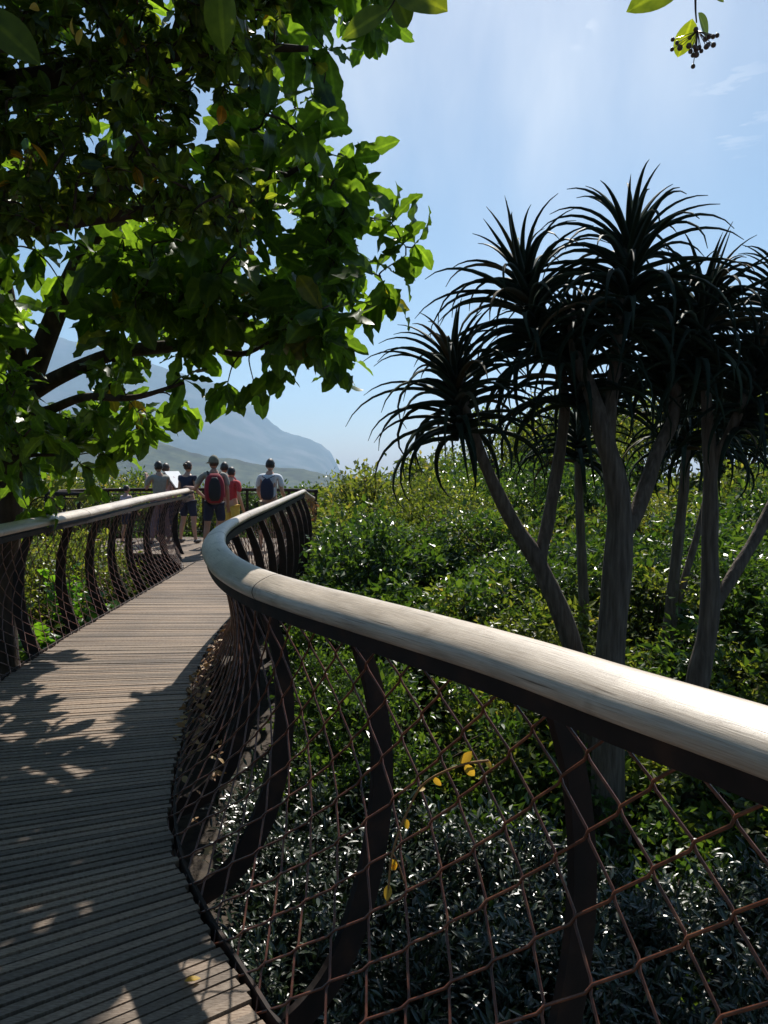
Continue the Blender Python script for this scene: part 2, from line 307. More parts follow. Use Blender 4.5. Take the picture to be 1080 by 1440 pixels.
# ---------------------------------------------------------------- walkway: boards and beams
def build_deck():
    b = MB(); s = .3; i = 0
    while s < LEN - .05:
        p, n, t = frame(s); z = rng.normal(0, .0012); e = rng.uniform(-.012, .012)
        wide = 1.0 if s < LEN - 1.3 else 1.0
        u_ = ur(s); a = p - n * (u_ + e); c = p - n * (UR + DW + rng.uniform(-.012, .012) + .25 * max(0, s - (LEN - 2.6)))
        tw = rng.normal(0, .0015)
        mid = (a + c) / 2; hx = (a - c) / 2
        ex = np.array([hx[0], hx[1], tw]); ey = np.array([t[0], t[1], 0]) * (.0175 + rng.normal(0, .0006)); ez = np.array([0, 0, .014])
        b.box((mid[0], mid[1], -.014 + z), ex, ey, ez); s += .0435
    tag(b.build('path_boards', MAT['board'], smooth=False), kind='structure')
    # viewing platform boards
    b = MB(); y = 13.05
    poly = np.array(PLAT)
    while y < 17.6:
        xs = []
        for k in range(len(poly)):
            (x0, y0), (x1, y1) = poly[k], poly[(k + 1) % len(poly)]
            if (y0 > y) != (y1 > y): xs.append(x0 + (y - y0) / (y1 - y0) * (x1 - x0))
        xs.sort()
        for k in range(0, len(xs) - 1, 2):
            b.box(((xs[k] + xs[k + 1]) / 2, y, -.050), ((xs[k + 1] - xs[k]) / 2, 0, 0), (0, .0175, 0), (0, 0, .014))
        y += .0435
    tag(b.build('platform_boards', MAT['board'], smooth=False), kind='structure')
    # steel under the boards
    b = MB(); S = np.arange(.2, LEN, .1)
    for off, w, h in ((UR + .34, .05, .10), (UR + DW - .16, .05, .10), (UR + DW / 2, .07, .16)):
        p, n, _ = frame(S); c = p - n * off
        V = np.stack([np.stack([c[:, 0] + sx * w * n[:, 0], c[:, 1] + sx * w * n[:, 1], np.full(len(S), zz)], -1) for sx, zz in ((-1, -.034), (1, -.034), (1, -.034 - 2 * h), (-1, -.034 - 2 * h))], 1)
        b.rings(V)
    for s in np.arange(.8, LEN, 2.6):
        p, n, _ = frame(s); c = p - n * (UR + DW / 2)
        b.tube([(c[0], c[1], -2.6), (c[0], c[1], -.36)], .09, 12)
    poly_c = np.array(PLAT).mean(0)
    for k in range(len(PLAT)):
        a, c = np.array(PLAT[k]), np.array(PLAT[(k + 1) % len(PLAT)]); a = a + (poly_c - a) * .03; c = c + (poly_c - c) * .03
        b.tube([(*a, -.16), (*c, -.16)], .06, 4)
    for q in ((-2.4, 16), (-4.6, 16.8), (-6.2, 16.2), (-4.4, 14.7)): b.tube([(*q, -2.6), (*q, -.2)], .09, 10)
    tag(b.build('path_beams', MAT['steel'], smooth=False), kind='structure')
build_deck()

# ---------------------------------------------------------------- railings
SEC = spline([(-.005, -.03), (.10, .10), (.25, .30), (.345, .55), (.335, .82), (.275, 1.02)], 8)       # mesh section: (outboard, height)
RIB = spline([(-.20, -.32), (.05, -.33), (.26, -.20), (.40, .08), (.465, .42), (.44, .75), (.345, 1.03)], 6)
SECP = Path(SEC)
def handrail(pts, z, w, h, parent, joints=(), mat=None, name='handrail', bank=0.0):
    """rounded timber rail, uv = (across, along)"""
    pa = Path(pts); S = np.arange(0, pa.L, .05); C = pa.at(S); T = unit(np.gradient(C, axis=0)); Nn = np.stack([T[:, 1], -T[:, 0]], -1)
    prof = []
    for a in np.linspace(0, 2 * np.pi, 28, endpoint=False):
        ca, sa = math.cos(a), math.sin(a); ex = .78
        prof.append((abs(ca) ** ex * np.sign(ca) * w / 2, abs(sa) ** ex * np.sign(sa) * h / 2 * (1.0 if sa > 0 else .8)))
    prof = np.array(prof); cb, sb = math.cos(bank), math.sin(bank); prof = np.stack([prof[:, 0] * cb - prof[:, 1] * sb, prof[:, 0] * sb + prof[:, 1] * cb], -1); m, n = len(S), len(prof)
    Z = np.broadcast_to(np.asarray(z(S) if callable(z) else z, float), (m,))
    k = np.ones(m)
    for j in joints: k = k - .16 * np.exp(-((S - j) / .011) ** 2) if False else k
    wob = 1 + .02 * (fbm(S * 2.1, S * 0, 5) - .5)
    V = np.empty((m, n, 3))
    V[..., 0] = C[:, None, 0] + Nn[:, None, 0] * prof[None, :, 0] * (k * wob)[:, None]
    V[..., 1] = C[:, None, 1] + Nn[:, None, 1] * prof[None, :, 0] * (k * wob)[:, None]
    V[..., 2] = Z[:, None] + prof[None, :, 1] * (k * wob)[:, None]
    b = MB(); b.rings(V); o = b.build(name, mat or MAT['rail'], parent)
    me = o.data; uvl = me.uv_layers.new(name='UVMap')
    vi = np.empty(len(me.loops), np.int32); me.loops.foreach_get('vertex_index', vi)
    arc = np.concatenate([[0], np.cumsum(np.linalg.norm(np.diff(prof, axis=0), axis=1))])
    u = np.where(vi < m * n, arc[np.minimum(vi % n, n - 1)], 0); v = np.where(vi < m * n, S[np.minimum(vi // n, m - 1)], 0)
    piece = np.searchsorted(np.asarray(joints), v) if len(joints) else np.zeros(len(v))
    uvl.data.foreach_set('uv', np.stack([u + piece * 3.7, v + piece * 11.3], -1).astype(np.float32).ravel())
    # thin dark gaps with a steel collar where two timbers meet
    for j in joints:
        c = pa.at(j); t = unit(pa.at(j + .03) - pa.at(j - .03)); nn = np.array([t[1], -t[0]]); zz = float(np.interp(j, S, Z))
        ring = []
        for dx in (-.0025, .0025):
            ring.append([(c[0] + t[0] * dx + nn[0] * q[0] * 1.012, c[1] + t[1] * dx + nn[1] * q[0] * 1.012, zz + q[1] * 1.012) for q in prof])
        bb = MB(); bb.rings(np.array(ring)); bb.build('joint', MAT['steel'], o)
    return o
def lattice(surf, s0, s1, parent, cell=.19, rad=.0041, tall=6):
    """two families of bent rods that touch at the nodes: surf(s, t) gives a point"""
    b = MB(); per = cell; H = tall
    k = np.arange(0, 2 * H + 1)
    for fam in (1, -1):
        s = s0 - (per * H if fam > 0 else 0)
        end = s1 + (per * H if fam < 0 else 0)
        while s < end:
            ss = s + fam * per / 2 * k; tt = k / (2.0 * H)
            sv, tv = [], []
            for a, c in zip(ss, tt):                     # short straight run along each node: the rods kink where they meet
                sv += [a - fam * per * .03, a + fam * per * .03]; tv += [c - .0105, c + .0105]
            sv, tv = np.array(sv), np.clip(np.array(tv), 0, 1)
            ok = (sv > s0) & (sv < s1)
            if ok.sum() > 2:
                P = surf(sv[ok], tv[ok]); P = P + (.004 * fam) * np.array([.6, .5, 0])
                b.tube(P, rad, 5)
            s += per
    # edge rods
    S = np.arange(s0, s1, .1)
    for t in (0., 1.): b.tube(surf(S, np.full(len(S), t)), .008, 6)
    return b.build('mesh_panel', MAT['rod'], parent)
def post(base, n, t, parent, side, top_u, thick=.013, depth=.07):
    """curved steel fin following the rib section"""
    m = len(RIB); k = np.linspace(0, 1, m); sc = top_u
    U = RIB[:, 0] + k ** 2 * (sc - .27); Zz = RIB[:, 1]
    Tg = np.gradient(np.stack([U, Zz], -1), axis=0); Tg = unit(Tg); Np = np.stack([Tg[:, 1], -Tg[:, 0]], -1)
    d = depth * np.interp(k, [0, .12, .45, 1], [.5, 1.0, 1.05, .55])
    V = []
    for sg, st in ((-1, -1), (1, -1), (1, 1), (-1, 1)):
        u = U + Np[:, 0] * d * sg; z = Zz + Np[:, 1] * d * sg
        V.append(np.stack([base[0] + n[0] * u + t[0] * thick * st, base[1] + n[1] * u + t[1] * thick * st, z], -1))
    b = MB(); b.rings(np.stack(V, 1)); return b.build('post', MAT['steel'], parent, smooth=False)
def rail_z(S): return 1.11 + 0 * np.asarray(S)
def build_right():
    p0, _, _ = frame(0.0)
    t = thing('railing', 'long railing with weathered timber handrail snaking from the near right edge round the bend', 'railing', (.3, 2.0, 0))
    pts = np.vstack([RP.P, [(-1.52, 14.56), (-1.46, 14.7), (-1.36, 14.8)]])
    handrail(pts, lambda S: 1.105 - np.clip((S - (LEN - .05)) / .5, 0, 1) ** 1.6 * .16, .150, .090, t, bank=R(22), joints=(RP_S(-.47, 3.1), RP_S(-1.12, 5.1), RP_S(-1.33, 7.25), RP_S(1.2, .4)))
    # dark steel channel under the timber
    S = np.arange(.1, LEN, .08); p, n, _ = frame(S)
    V = np.stack([np.stack([p[:, 0] + n[:, 0] * a, p[:, 1] + n[:, 1] * a, np.full(len(S), zz)], -1) for a, zz in ((-.05, 1.068), (.05, 1.068), (.045, 1.010), (-.045, 1.010))], 1)
    b = MB(); b.rings(V); b.build('rail_support', MAT['steel'], t, smooth=False)
    def surf(s, tt):
        p, n, _ = frame(s); q = SECP.at(tt * SECP.L); k_ = np.clip(1 - q[:, 1] / 1.02, 0, 1); u = q[:, 0] - UR - (ur(s) - UR) * k_
        return np.stack([p[:, 0] + n[:, 0] * u, p[:, 1] + n[:, 1] * u, q[:, 1]], -1)
    lattice(surf, .4, LEN - .1, t)
    s = RP_S(.36, 1.90) - 4 * .92
    while s < LEN - .05:
        if s > .3:
            p, n, tg = frame(s); post(p - n * UR, n, tg, t, 1, UR, depth=.052)
        s += .92
    # flat kerb bar at the board ends
    S = np.arange(.3, LEN, .1); p, n, _ = frame(S); c = p - n * (ur(S) - .02)[:, None]
    V = np.stack([np.stack([c[:, 0] + a * n[:, 0], c[:, 1] + a * n[:, 1], np.full(len(S), zz)], -1) for a, zz in ((0, .012), (.012, .012), (.012, -.07), (0, -.07))], 1)
    b = MB(); b.rings(V); b.build('edge_bar', MAT['steel'], t, smooth=False)
def RP_S(x, y):
    d = np.hypot(RP.P[:, 0] - x, RP.P[:, 1] - y); return float(RP.s[d.argmin()])
build_right()
def build_left():
    S = np.linspace(0, LEN, 200); p, n, _ = frame(S)
    off = UR + DW + np.interp(p[:, 1], [0, 6, 8, 11, 14.4], [.10, .08, .12, .36, .46])
    LP = Path(p - n * off[:, None]); L = LP.L
    t = thing('railing', 'railing along the left edge of the boards, ending beside the man in the cap', 'railing', (-3.0, 7.0, 0))
    j = [float(LP.s[np.abs(LP.P[:, 1] - y).argmin()]) for y in (3.6, 7.95, 10.4)]
    handrail(LP.P, lambda s: 1.10 + np.clip((s - L + 8) / 8, 0, 1) * .045, .130, .075, t, joints=j, bank=R(-20))
    p2 = LP.P; tt = unit(np.gradient(p2, axis=0)); nl = np.stack([-tt[:, 1], tt[:, 0]], -1)
    V = np.stack([np.stack([p2[:, 0] + nl[:, 0] * a, p2[:, 1] + nl[:, 1] * a, np.full(len(p2), zz)], -1) for a, zz in ((-.05, 1.05), (.05, 1.05), (.05, 1.01), (-.05, 1.01))], 1)
    b = MB(); b.rings(V); b.build('rail_support', MAT['steel'], t, smooth=False)
    def surf(s, q_t):
        c = LP.at(s); a = LP.at(s + .1) - LP.at(s - .1); a = unit(a); nn = np.stack([-a[:, 1], a[:, 0]], -1)
        frac = s / L * LEN; pr, nr, _ = frame(frac); e = pr - nr * (UR + DW - .005 + .25 * np.clip(frac - (LEN - 2.6), 0, 9)[:, None])
        q = SECP.at(q_t * SECP.L); w = np.clip(q[:, 1] / 1.02, 0, 1)
        bul = q[:, 0] - w * .275
        xy = e * (1 - w)[:, None] + c * w[:, None] + nn * bul[:, None]
        return np.stack([xy[:, 0], xy[:, 1], q[:, 1]], -1)
    lattice(surf, .4, L - .05, t, rad=.0034)
    s = .5
    while s < L:
        c = LP.at(np.array([s]))[0]; a = unit(LP.at(np.array([s + .1]))[0] - LP.at(np.array([s - .1]))[0]); nn = np.array([-a[1], a[0]])
        post(c - nn * .27, nn, a, t, -1, .27, depth=.06); s += 1.02
    frac = np.arange(.3, LEN - 1.6, .1); pr, nr, _ = frame(frac); c = pr - nr * (UR + DW - .02)
    V = np.stack([np.stack([c[:, 0] - a * nr[:, 0], c[:, 1] - a * nr[:, 1], np.full(len(c), zz)], -1) for a, zz in ((.036, .012), (.048, .012), (.048, -.07), (.036, -.07))], 1)
    b = MB(); b.rings(V); b.build('edge_bar', MAT['steel'], t, smooth=False)
build_left()
def build_back():
    t = thing('railing', 'dark metal railing round the far edge of the viewing platform with upright mesh', 'railing', (-4, 17.4, 0))
    pts = spline([(-1.42, 16.2), (-1.9, 16.9), (-3.0, 17.35), (-4.6, 17.55), (-6.2, 17.1), (-6.85, 16.2), (-6.8, 15.4), (-5.7, 14.65)], 14); bp = Path(pts)
    S = np.arange(0, bp.L, .06); C = bp.at(S)
    b = MB(); b.tube(np.c_[C, np.full(len(S), 1.06)], .038, 10); b.build('handrail', MAT['steel'], t)
    b = MB()
    for z in (.10, .97): b.tube(np.c_[C, np.full(len(S), z)], .012, 6)
    b.build('rail_bar', MAT['steel'], t)
    def surf(s, q): c = bp.at(s); return np.stack([c[:, 0], c[:, 1], .1 + q * .87], -1)
    lattice(surf, .05, bp.L - .05, t, cell=.12, rad=.0045, tall=6).data.materials[0] = MAT['steel']
    for s in np.arange(.05, bp.L, 1.05):
        c = bp.at(s); bb = MB(); bb.box((c[0], c[1], .5), (.03, 0, 0), (0, .012, 0), (0, 0, .55)); bb.build('post', MAT['steel'], t, smooth=False)
build_back()

# ---------------------------------------------------------------- leaves
def leaf_template(n=8, fold=.25, droop=.3, shape='oval', teeth=0.0, seed=0):
    """a single leaf along +Y, unit length: 3 verts across, n+1 along"""
    r = np.random.default_rng(seed); y = np.linspace(0, 1, n + 1)
    if shape == 'oval': w = .27 * np.sin(np.pi * np.clip(y, 0, 1) ** .9) ** .75
    elif shape == 'obovate': w = .205 * np.sin(np.pi * y ** 1.25) ** .75 + .012
    elif shape == 'lance': w = .14 * np.sin(np.pi * y ** .85) ** .8
    else: w = .36 * np.sin(np.pi * np.clip(y, 0, 1) ** .75) ** .6
    w[0] = .012; w[-1] = .004
    wl, wr = w.copy(), w.copy()
    if teeth:
        wl[1:-1] *= 1 + teeth * r.uniform(-1, .6, n - 1) * np.where(np.arange(n - 1) % 2, 1, -1); wr[1:-1] *= 1 + teeth * r.uniform(-1, .6, n - 1) * np.where(np.arange(n - 1) % 2, -1, 1)
    ang = -droop * y * 1.4; cy = np.concatenate([[0], np.cumsum(np.cos(ang[:-1]) / n)]); cz = np.concatenate([[0], np.cumsum(np.sin(ang[:-1]) / n)])
    wv = .04 * r.normal(0, 1, n + 1) * (teeth > 0)
    L = np.stack([-wl, cy, cz + fold * wl + wv * wl * 6], -1); Mid = np.stack([0 * y, cy, cz], -1); Rr = np.stack([wr, cy, cz + fold * wr - wv * wr * 6], -1)
    V = np.stack([L, Mid, Rr], 1).reshape(-1, 3); q = []
    for i in range(n):
        a = i * 3; q += [[a, a + 1, a + 4, a + 3], [a + 1, a + 2, a + 5, a + 4]]
    return V, np.array(q)
RHOMB = (np.array([[0, 0, 0], [-.26, .45, .09], [0, 1, -.08], [.26, .45, .09]]), None, np.array([[0, 2, 1], [0, 3, 2]]))
def orient(d, n):
    """rotation matrices whose columns are (side, along leaf, face normal)"""
    d = unit(d); x = unit(np.cross(d, n)); z = np.cross(x, d); return np.stack([x, d, z], -1)
def scatter(b, templates, pos, d, n, size):
    """put one of the leaf templates at each position"""
    pos, d, n, size = [np.asarray(a, float) for a in (pos, d, n, size)]
    Rm = orient(d, n); pick = rng.integers(0, len(templates), len(pos))
    for k, T in enumerate(templates):
        idx = np.where(pick == k)[0]
        if not len(idx): continue
        V = T[0]; A = np.einsum('nij,vj->nvi', Rm[idx], V) * size[idx][:, None, None] + pos[idx][:, None]
        off = (np.arange(len(idx)) * len(V))[:, None, None]
        q = (T[1][None] + off).reshape(-1, 4) if len(T) > 1 and T[1] is not None else ()
        t = (T[2][None] + off).reshape(-1, 3) if len(T) > 2 else ()
        b.add(A.reshape(-1, 3), q, t)
BIG = [leaf_template(12, .22, dr, 'obovate', .13, 40 + i) for i, dr in enumerate((.15, .35, .5, .7, .25, .9))]
SMALL = [leaf_template(6, .25, dr, 'oval', 0, i) for i, dr in enumerate((.1, .3, .5))]
GLOSS = [leaf_template(4, .3, dr, 'lance', 0, i) for i, dr in enumerate((.1, .35, .6))]
LUSH = [leaf_template(10, .2, dr, 'broad', .18, 70 + i) for i, dr in enumerate((.3, .6, .9))]
SH = np.array([SUN[0], SUN[1]]) / SUN[2]
def shadow_xy(P, h): return P[..., :2] - SH * (P[..., 2:3] - h)
LIT_PATCH = [(-.66, 1.55), (-.1, 1.4), (-.1, 2.2), (-.33, 2.45), (-.56, 2.62), (-.66, 2.45)]
rail_xy = RP.at(np.arange(0, LEN, .12))
_bx = [-3.4, -3.0, -2.75, -2.5, -2.2, -2.0, -1.75, -1.62, -1.45, -1.2]; _by = [6.5, 6.7, 7.05, 6.8, 6.35, 6.6, 6.1, 5.35, 5.35, 5.0]
def keeps_light(P):
    """leaves here would not put the sunlit stretches of boards and handrails in shade"""
    g = shadow_xy(P, 0.0); ok = ~in_poly(g[:, 0], g[:, 1], LIT_PATCH)
    edge = np.interp(g[:, 0], _bx, _by); ok &= ~((g[:, 0] > -3.6) & (g[:, 0] < -.9) & (g[:, 1] > edge))
    r = shadow_xy(P, 1.11)
    d = np.min(np.hypot(r[:, None, 0] - rail_xy[None, :, 0], r[:, None, 1] - rail_xy[None, :, 1]) + np.where((rail_xy[None, :, 1] > 3.15) & (rail_xy[None, :, 1] < 6.6), 9, 0), axis=1)
    ok &= d > .2
    ok &= ~((r[:, 1] > 8.3) & (r[:, 0] > -3.8) & (r[:, 0] < -2.8))
    return ok

def grow(b, J, tips, r0, r1):
    """join each tip to the nearest wood there is so far, nearest tips first; returns (start, bend, tip) of each twig"""
    nodes = [np.array(q) for q in J]; rest = list(range(len(tips))); A = np.array(nodes); D = np.array([np.linalg.norm(A - T, axis=1) for T in tips]); best = D.min(1); src = A[D.argmin(1)]
    out = {}; alive = np.ones(len(tips), bool)
    for _ in range(len(tips)):
        i = int(np.where(alive, best, 1e9).argmin()); alive[i] = False; T, near = tips[i], src[i]; dist = best[i]
        mid = (near + T) / 2 + rng.normal(0, .1, 3) * dist + np.array([0, 0, .10 * dist]); tw = spline([near, mid, T], 5)
        b.tube(tw, np.linspace(min(r1 + .014 * dist, r0), r1, len(tw)), 5); out[i] = (near, mid, T, tw)
        for q in tw[4:]:
            dq = np.linalg.norm(tips - q, axis=1) + .12; m = alive & (dq < best); best[m] = dq[m]; src[m] = q
    return [out[i] for i in range(len(tips))]
# ---------------------------------------------------------------- trees on the left
def limb(b, pts, r0, r1, n=10):
    P = spline(np.array(pts, float), 8); b.tube(P, np.linspace(r0, r1, len(P)), n); return P
SPRAYS = [(565, 348, 5.6), (548, 318, 5.6), (570, 365, 5.6), (500, 238, 5.7), (515, 268, 5.6), (540, 405, 5.6), (548, 425, 5.6), (495, 300, 5.6), (472, 470, 5.7), (480, 500, 5.7), (478, 525, 5.7), (400, 525, 5.8), (445, 470, 5.8), (520, 425, 5.6), (508, 385, 5.6), (360, 545, 5.9), (320, 548, 5.9), (255, 575, 6.2), (215, 600, 6.4), (180, 620, 6.8), (150, 640, 7.0), (110, 625, 6.8), (60, 640, 6.8), (115, 655, 7.0), (20, 680, 6.9), (80, 700, 7.0), (130, 690, 7.1), (40, 720, 6.9), (460, 330, 5.6), (450, 210, 5.6), (455, 150, 5.6), (440, 60, 5.6), (465, 95, 5.6), (445, 110, 5.5), (430, 20, 5.6), (0, 620, 6.8), (50, 660, 6.9), (100, 590, 6.9), (150, 600, 7.0), (20, 370, 6.0), (62, 362, 6.0), (8, 420, 6.2), (95, 405, 6.2), (40, 452, 6.5), (135, 425, 6.2), (30, 330, 5.8), (110, 345, 5.9)]
def big_tree():
    base = np.array([-3.62, 7.4, -2.5])
    t = thing('tree', 'spreading tree with large toothed leaves overhanging the boards from behind the left handrail', 'tree', base)
    b = MB(); pts = []
    fork = P3(38, 560, 7.35)
    pts.append(limb(b, [base, P3(-8, 900, 7.4), P3(8, 720, 7.4), fork], .19, .13, 14))
    L = [([fork, P3(70, 480, 7.3), P3(110, 390, 7.0), P3(150, 320, 6.6), P3(230, 150, 6.0), P3(300, -60, 5.5)], .12, .035),
         ([fork, P3(20, 450, 7.2), P3(2, 340, 7.0), P3(-40, 150, 6.6), P3(-60, -80, 6.2)], .11, .04),
         ([fork, P3(90, 530, 7.1), P3(170, 498, 6.8), P3(280, 482, 6.3), P3(370, 430, 6.0), P3(440, 395, 5.8), P3(485, 372, 5.7)], .085, .014),
         ([P3(280, 482, 6.3), P3(340, 500, 6.0), P3(400, 470, 5.8), P3(460, 440, 5.7)], .03, .01),
         ([fork, P3(60, 580, 6.9), P3(120, 560, 6.4), P3(190, 560, 6.0), P3(260, 540, 5.7)], .06, .012),
         ([P3(110, 390, 7.0), P3(180, 348, 6.5), P3(260, 325, 6.1), P3(310, 306, 5.9), P3(400, 260, 5.7), P3(450, 230, 5.6)], .06, .012),
         ([P3(8, 500, 7.3), P3(-30, 470, 6.6), P3(-90, 420, 5.8), P3(-160, 380, 5.0)], .07, .02),
         ([P3(-40, 150, 6.6), P3(30, 80, 5.8), P3(120, -80, 5.2), P3(260, -260, 4.6)], .06, .02),
         ([P3(230, 150, 6.0), P3(330, 80, 5.8), P3(420, 20, 5.6), P3(450, -60, 5.5)], .04, .012),
         ([P3(170, 498, 6.8), P3(150, 560, 7.2), P3(140, 610, 7.7), P3(160, 640, 8.0)], .03, .01),
         ([P3(38, 600, 7.35), P3(10, 640, 7.0), P3(60, 640, 6.8), P3(110, 640, 6.9)], .03, .01)]
    for p, r0, r1 in L: pts.append(limb(b, p, r0, r1, 8))
    J = np.vstack([p[8:] for p in pts])
    dense = [(-260, -200), (380, -200), (400, -40), (470, -60), (462, 90), (430, 120), (440, 170), (420, 190), (470, 235), (505, 240), (500, 300), (550, 300), (588, 350), (545, 385), (540, 425), (500, 430), (480, 520), (450, 500), (400, 525), (330, 520), (290, 545), (235, 575), (210, 600), (165, 635), (100, 640), (40, 660), (-260, 640)]
    tips = []
    while len(tips) < 520:
        px, py = rng.uniform(-260, 590), rng.uniform(-200, 660)
        lo, hi = (5.2, 6.6) if px > 250 else (5.0, 8.2)
        d = rng.uniform(lo, hi); P = P3(px, py, d)
        if not in_poly(np.array([px]), np.array([py]), dense)[0]: continue
        if py > 480 and px < 300 and d < 5.8: continue
        gap = fbm(px / 90., py / 90., 31, 2)
        if gap < (.30 if py < 300 or py > 580 else .40): continue
        if px > 330 and py > 250 and gap < .42: continue
        if in_poly(np.array([px]), np.array([py]), [(10, 460), (130, 440), (140, 570), (30, 565)])[0] and rng.random() < .75: continue
        if in_poly(np.array([px]), np.array([py]), [(-260, -200), (330, -200), (330, 280), (-260, 280)])[0] and rng.random() < .85: continue
        tips.append(P)
    # crown above the picture, carried by the same limbs: it shades the boards near the viewer
    while len(tips) < 640:
        x, y, z = rng.uniform(-3.4, .4), rng.uniform(3.2, 8.0), rng.uniform(4.6, 7.4)
        if (HZ - 0) < (z - EYE) / y * F + 40: tips.append(np.array([x, y, z]))
    for q in SPRAYS: tips.append(P3(*q))
    # boughs between the sun and the bend of the handrail, and over the near boards
    k = 0
    while k < 105:
        sg = rng.uniform(RP_S(-.45, 3.15), RP_S(-1.28, 6.3)); c = RP.at(sg); T = np.array([c[0], c[1], 1.11]) + np.array(SUN) * rng.uniform(1.4, 3.6) + rng.normal(0, .05, 3)
        x_, y_ = to_px(T)
        if in_poly(np.array([x_]), np.array([y_]), dense)[0] and y_ < 485: tips.append(T); k += 1
    k = 0
    while k < 34:
        T = np.array([rng.uniform(-1.7, -.85), rng.uniform(1.0, 3.6), 0]) + np.array(SUN) * rng.uniform(3.2, 8.0); x_, y_ = to_px(T)
        if y_ < -60 or in_poly(np.array([x_]), np.array([y_]), dense)[0] and y_ < 450: tips.append(T); k += 1
    for k in range(16): tips.append(np.array([rng.uniform(-1.15, -.78), rng.uniform(1.5, 2.5), 0]) + np.array(SUN) * rng.uniform(6.8, 8.5))
    tips = np.array(tips); tips = tips[keeps_light(tips)]
    Pp, Dd, Nn, Sz = [], [], [], []
    for near, mid, T, tw in grow(b, J, tips, .016, .0035):
        ax = unit(T - mid); k = rng.integers(5, 8); a0 = rng.uniform(0, 6.28)
        up = np.array([0, 0, 1.]); sx = unit(np.cross(ax, up) + 1e-6); sy = np.cross(sx, ax)
        for i in range(k):
            a = a0 + i * 2.4; out = sx * math.cos(a) + sy * math.sin(a)
            d = unit(ax * rng.uniform(.1, .8) + out * rng.uniform(.7, 1.1) + np.array([0, 0, rng.uniform(-.75, .25)]))
            f = rng.uniform(.55, 1.0); Pp.append(mid + (T - mid) * f)
            Dd.append(d); Nn.append(unit(up + rng.normal(0, .6, 3))); Sz.append(rng.uniform(.17, .36))
    Pp = np.array(Pp); keep = keeps_light(Pp + np.array(Dd) * .12)
    b.build('trunk', MAT['bark'], t)
    c = MB(); scatter(c, BIG, Pp[keep], np.array(Dd)[keep], np.array(Nn)[keep], np.array(Sz)[keep]); ribbed(c.build('crown', MAT['bigleaf'], t, smooth=True))
    # a few leaves that have turned yellow
    q = np.array([P3(355, 392, 5.2), P3(362, 370, 5.2), P3(352, 350, 5.25), P3(345, 402, 5.2)])
    c = MB(); scatter(c, BIG, q, rng.normal(0, .3, (4, 3)) + [0, 0, -1], rng.normal(0, .5, (4, 3)) + [0, -1, .2], np.array([.13, .11, .12, .09])); o = c.build('yellow_leaves', MAT['yellowleaf'], t, smooth=False)
    o['label'] = 'small cluster of bright yellow leaves hanging in the green crown'
big_tree()
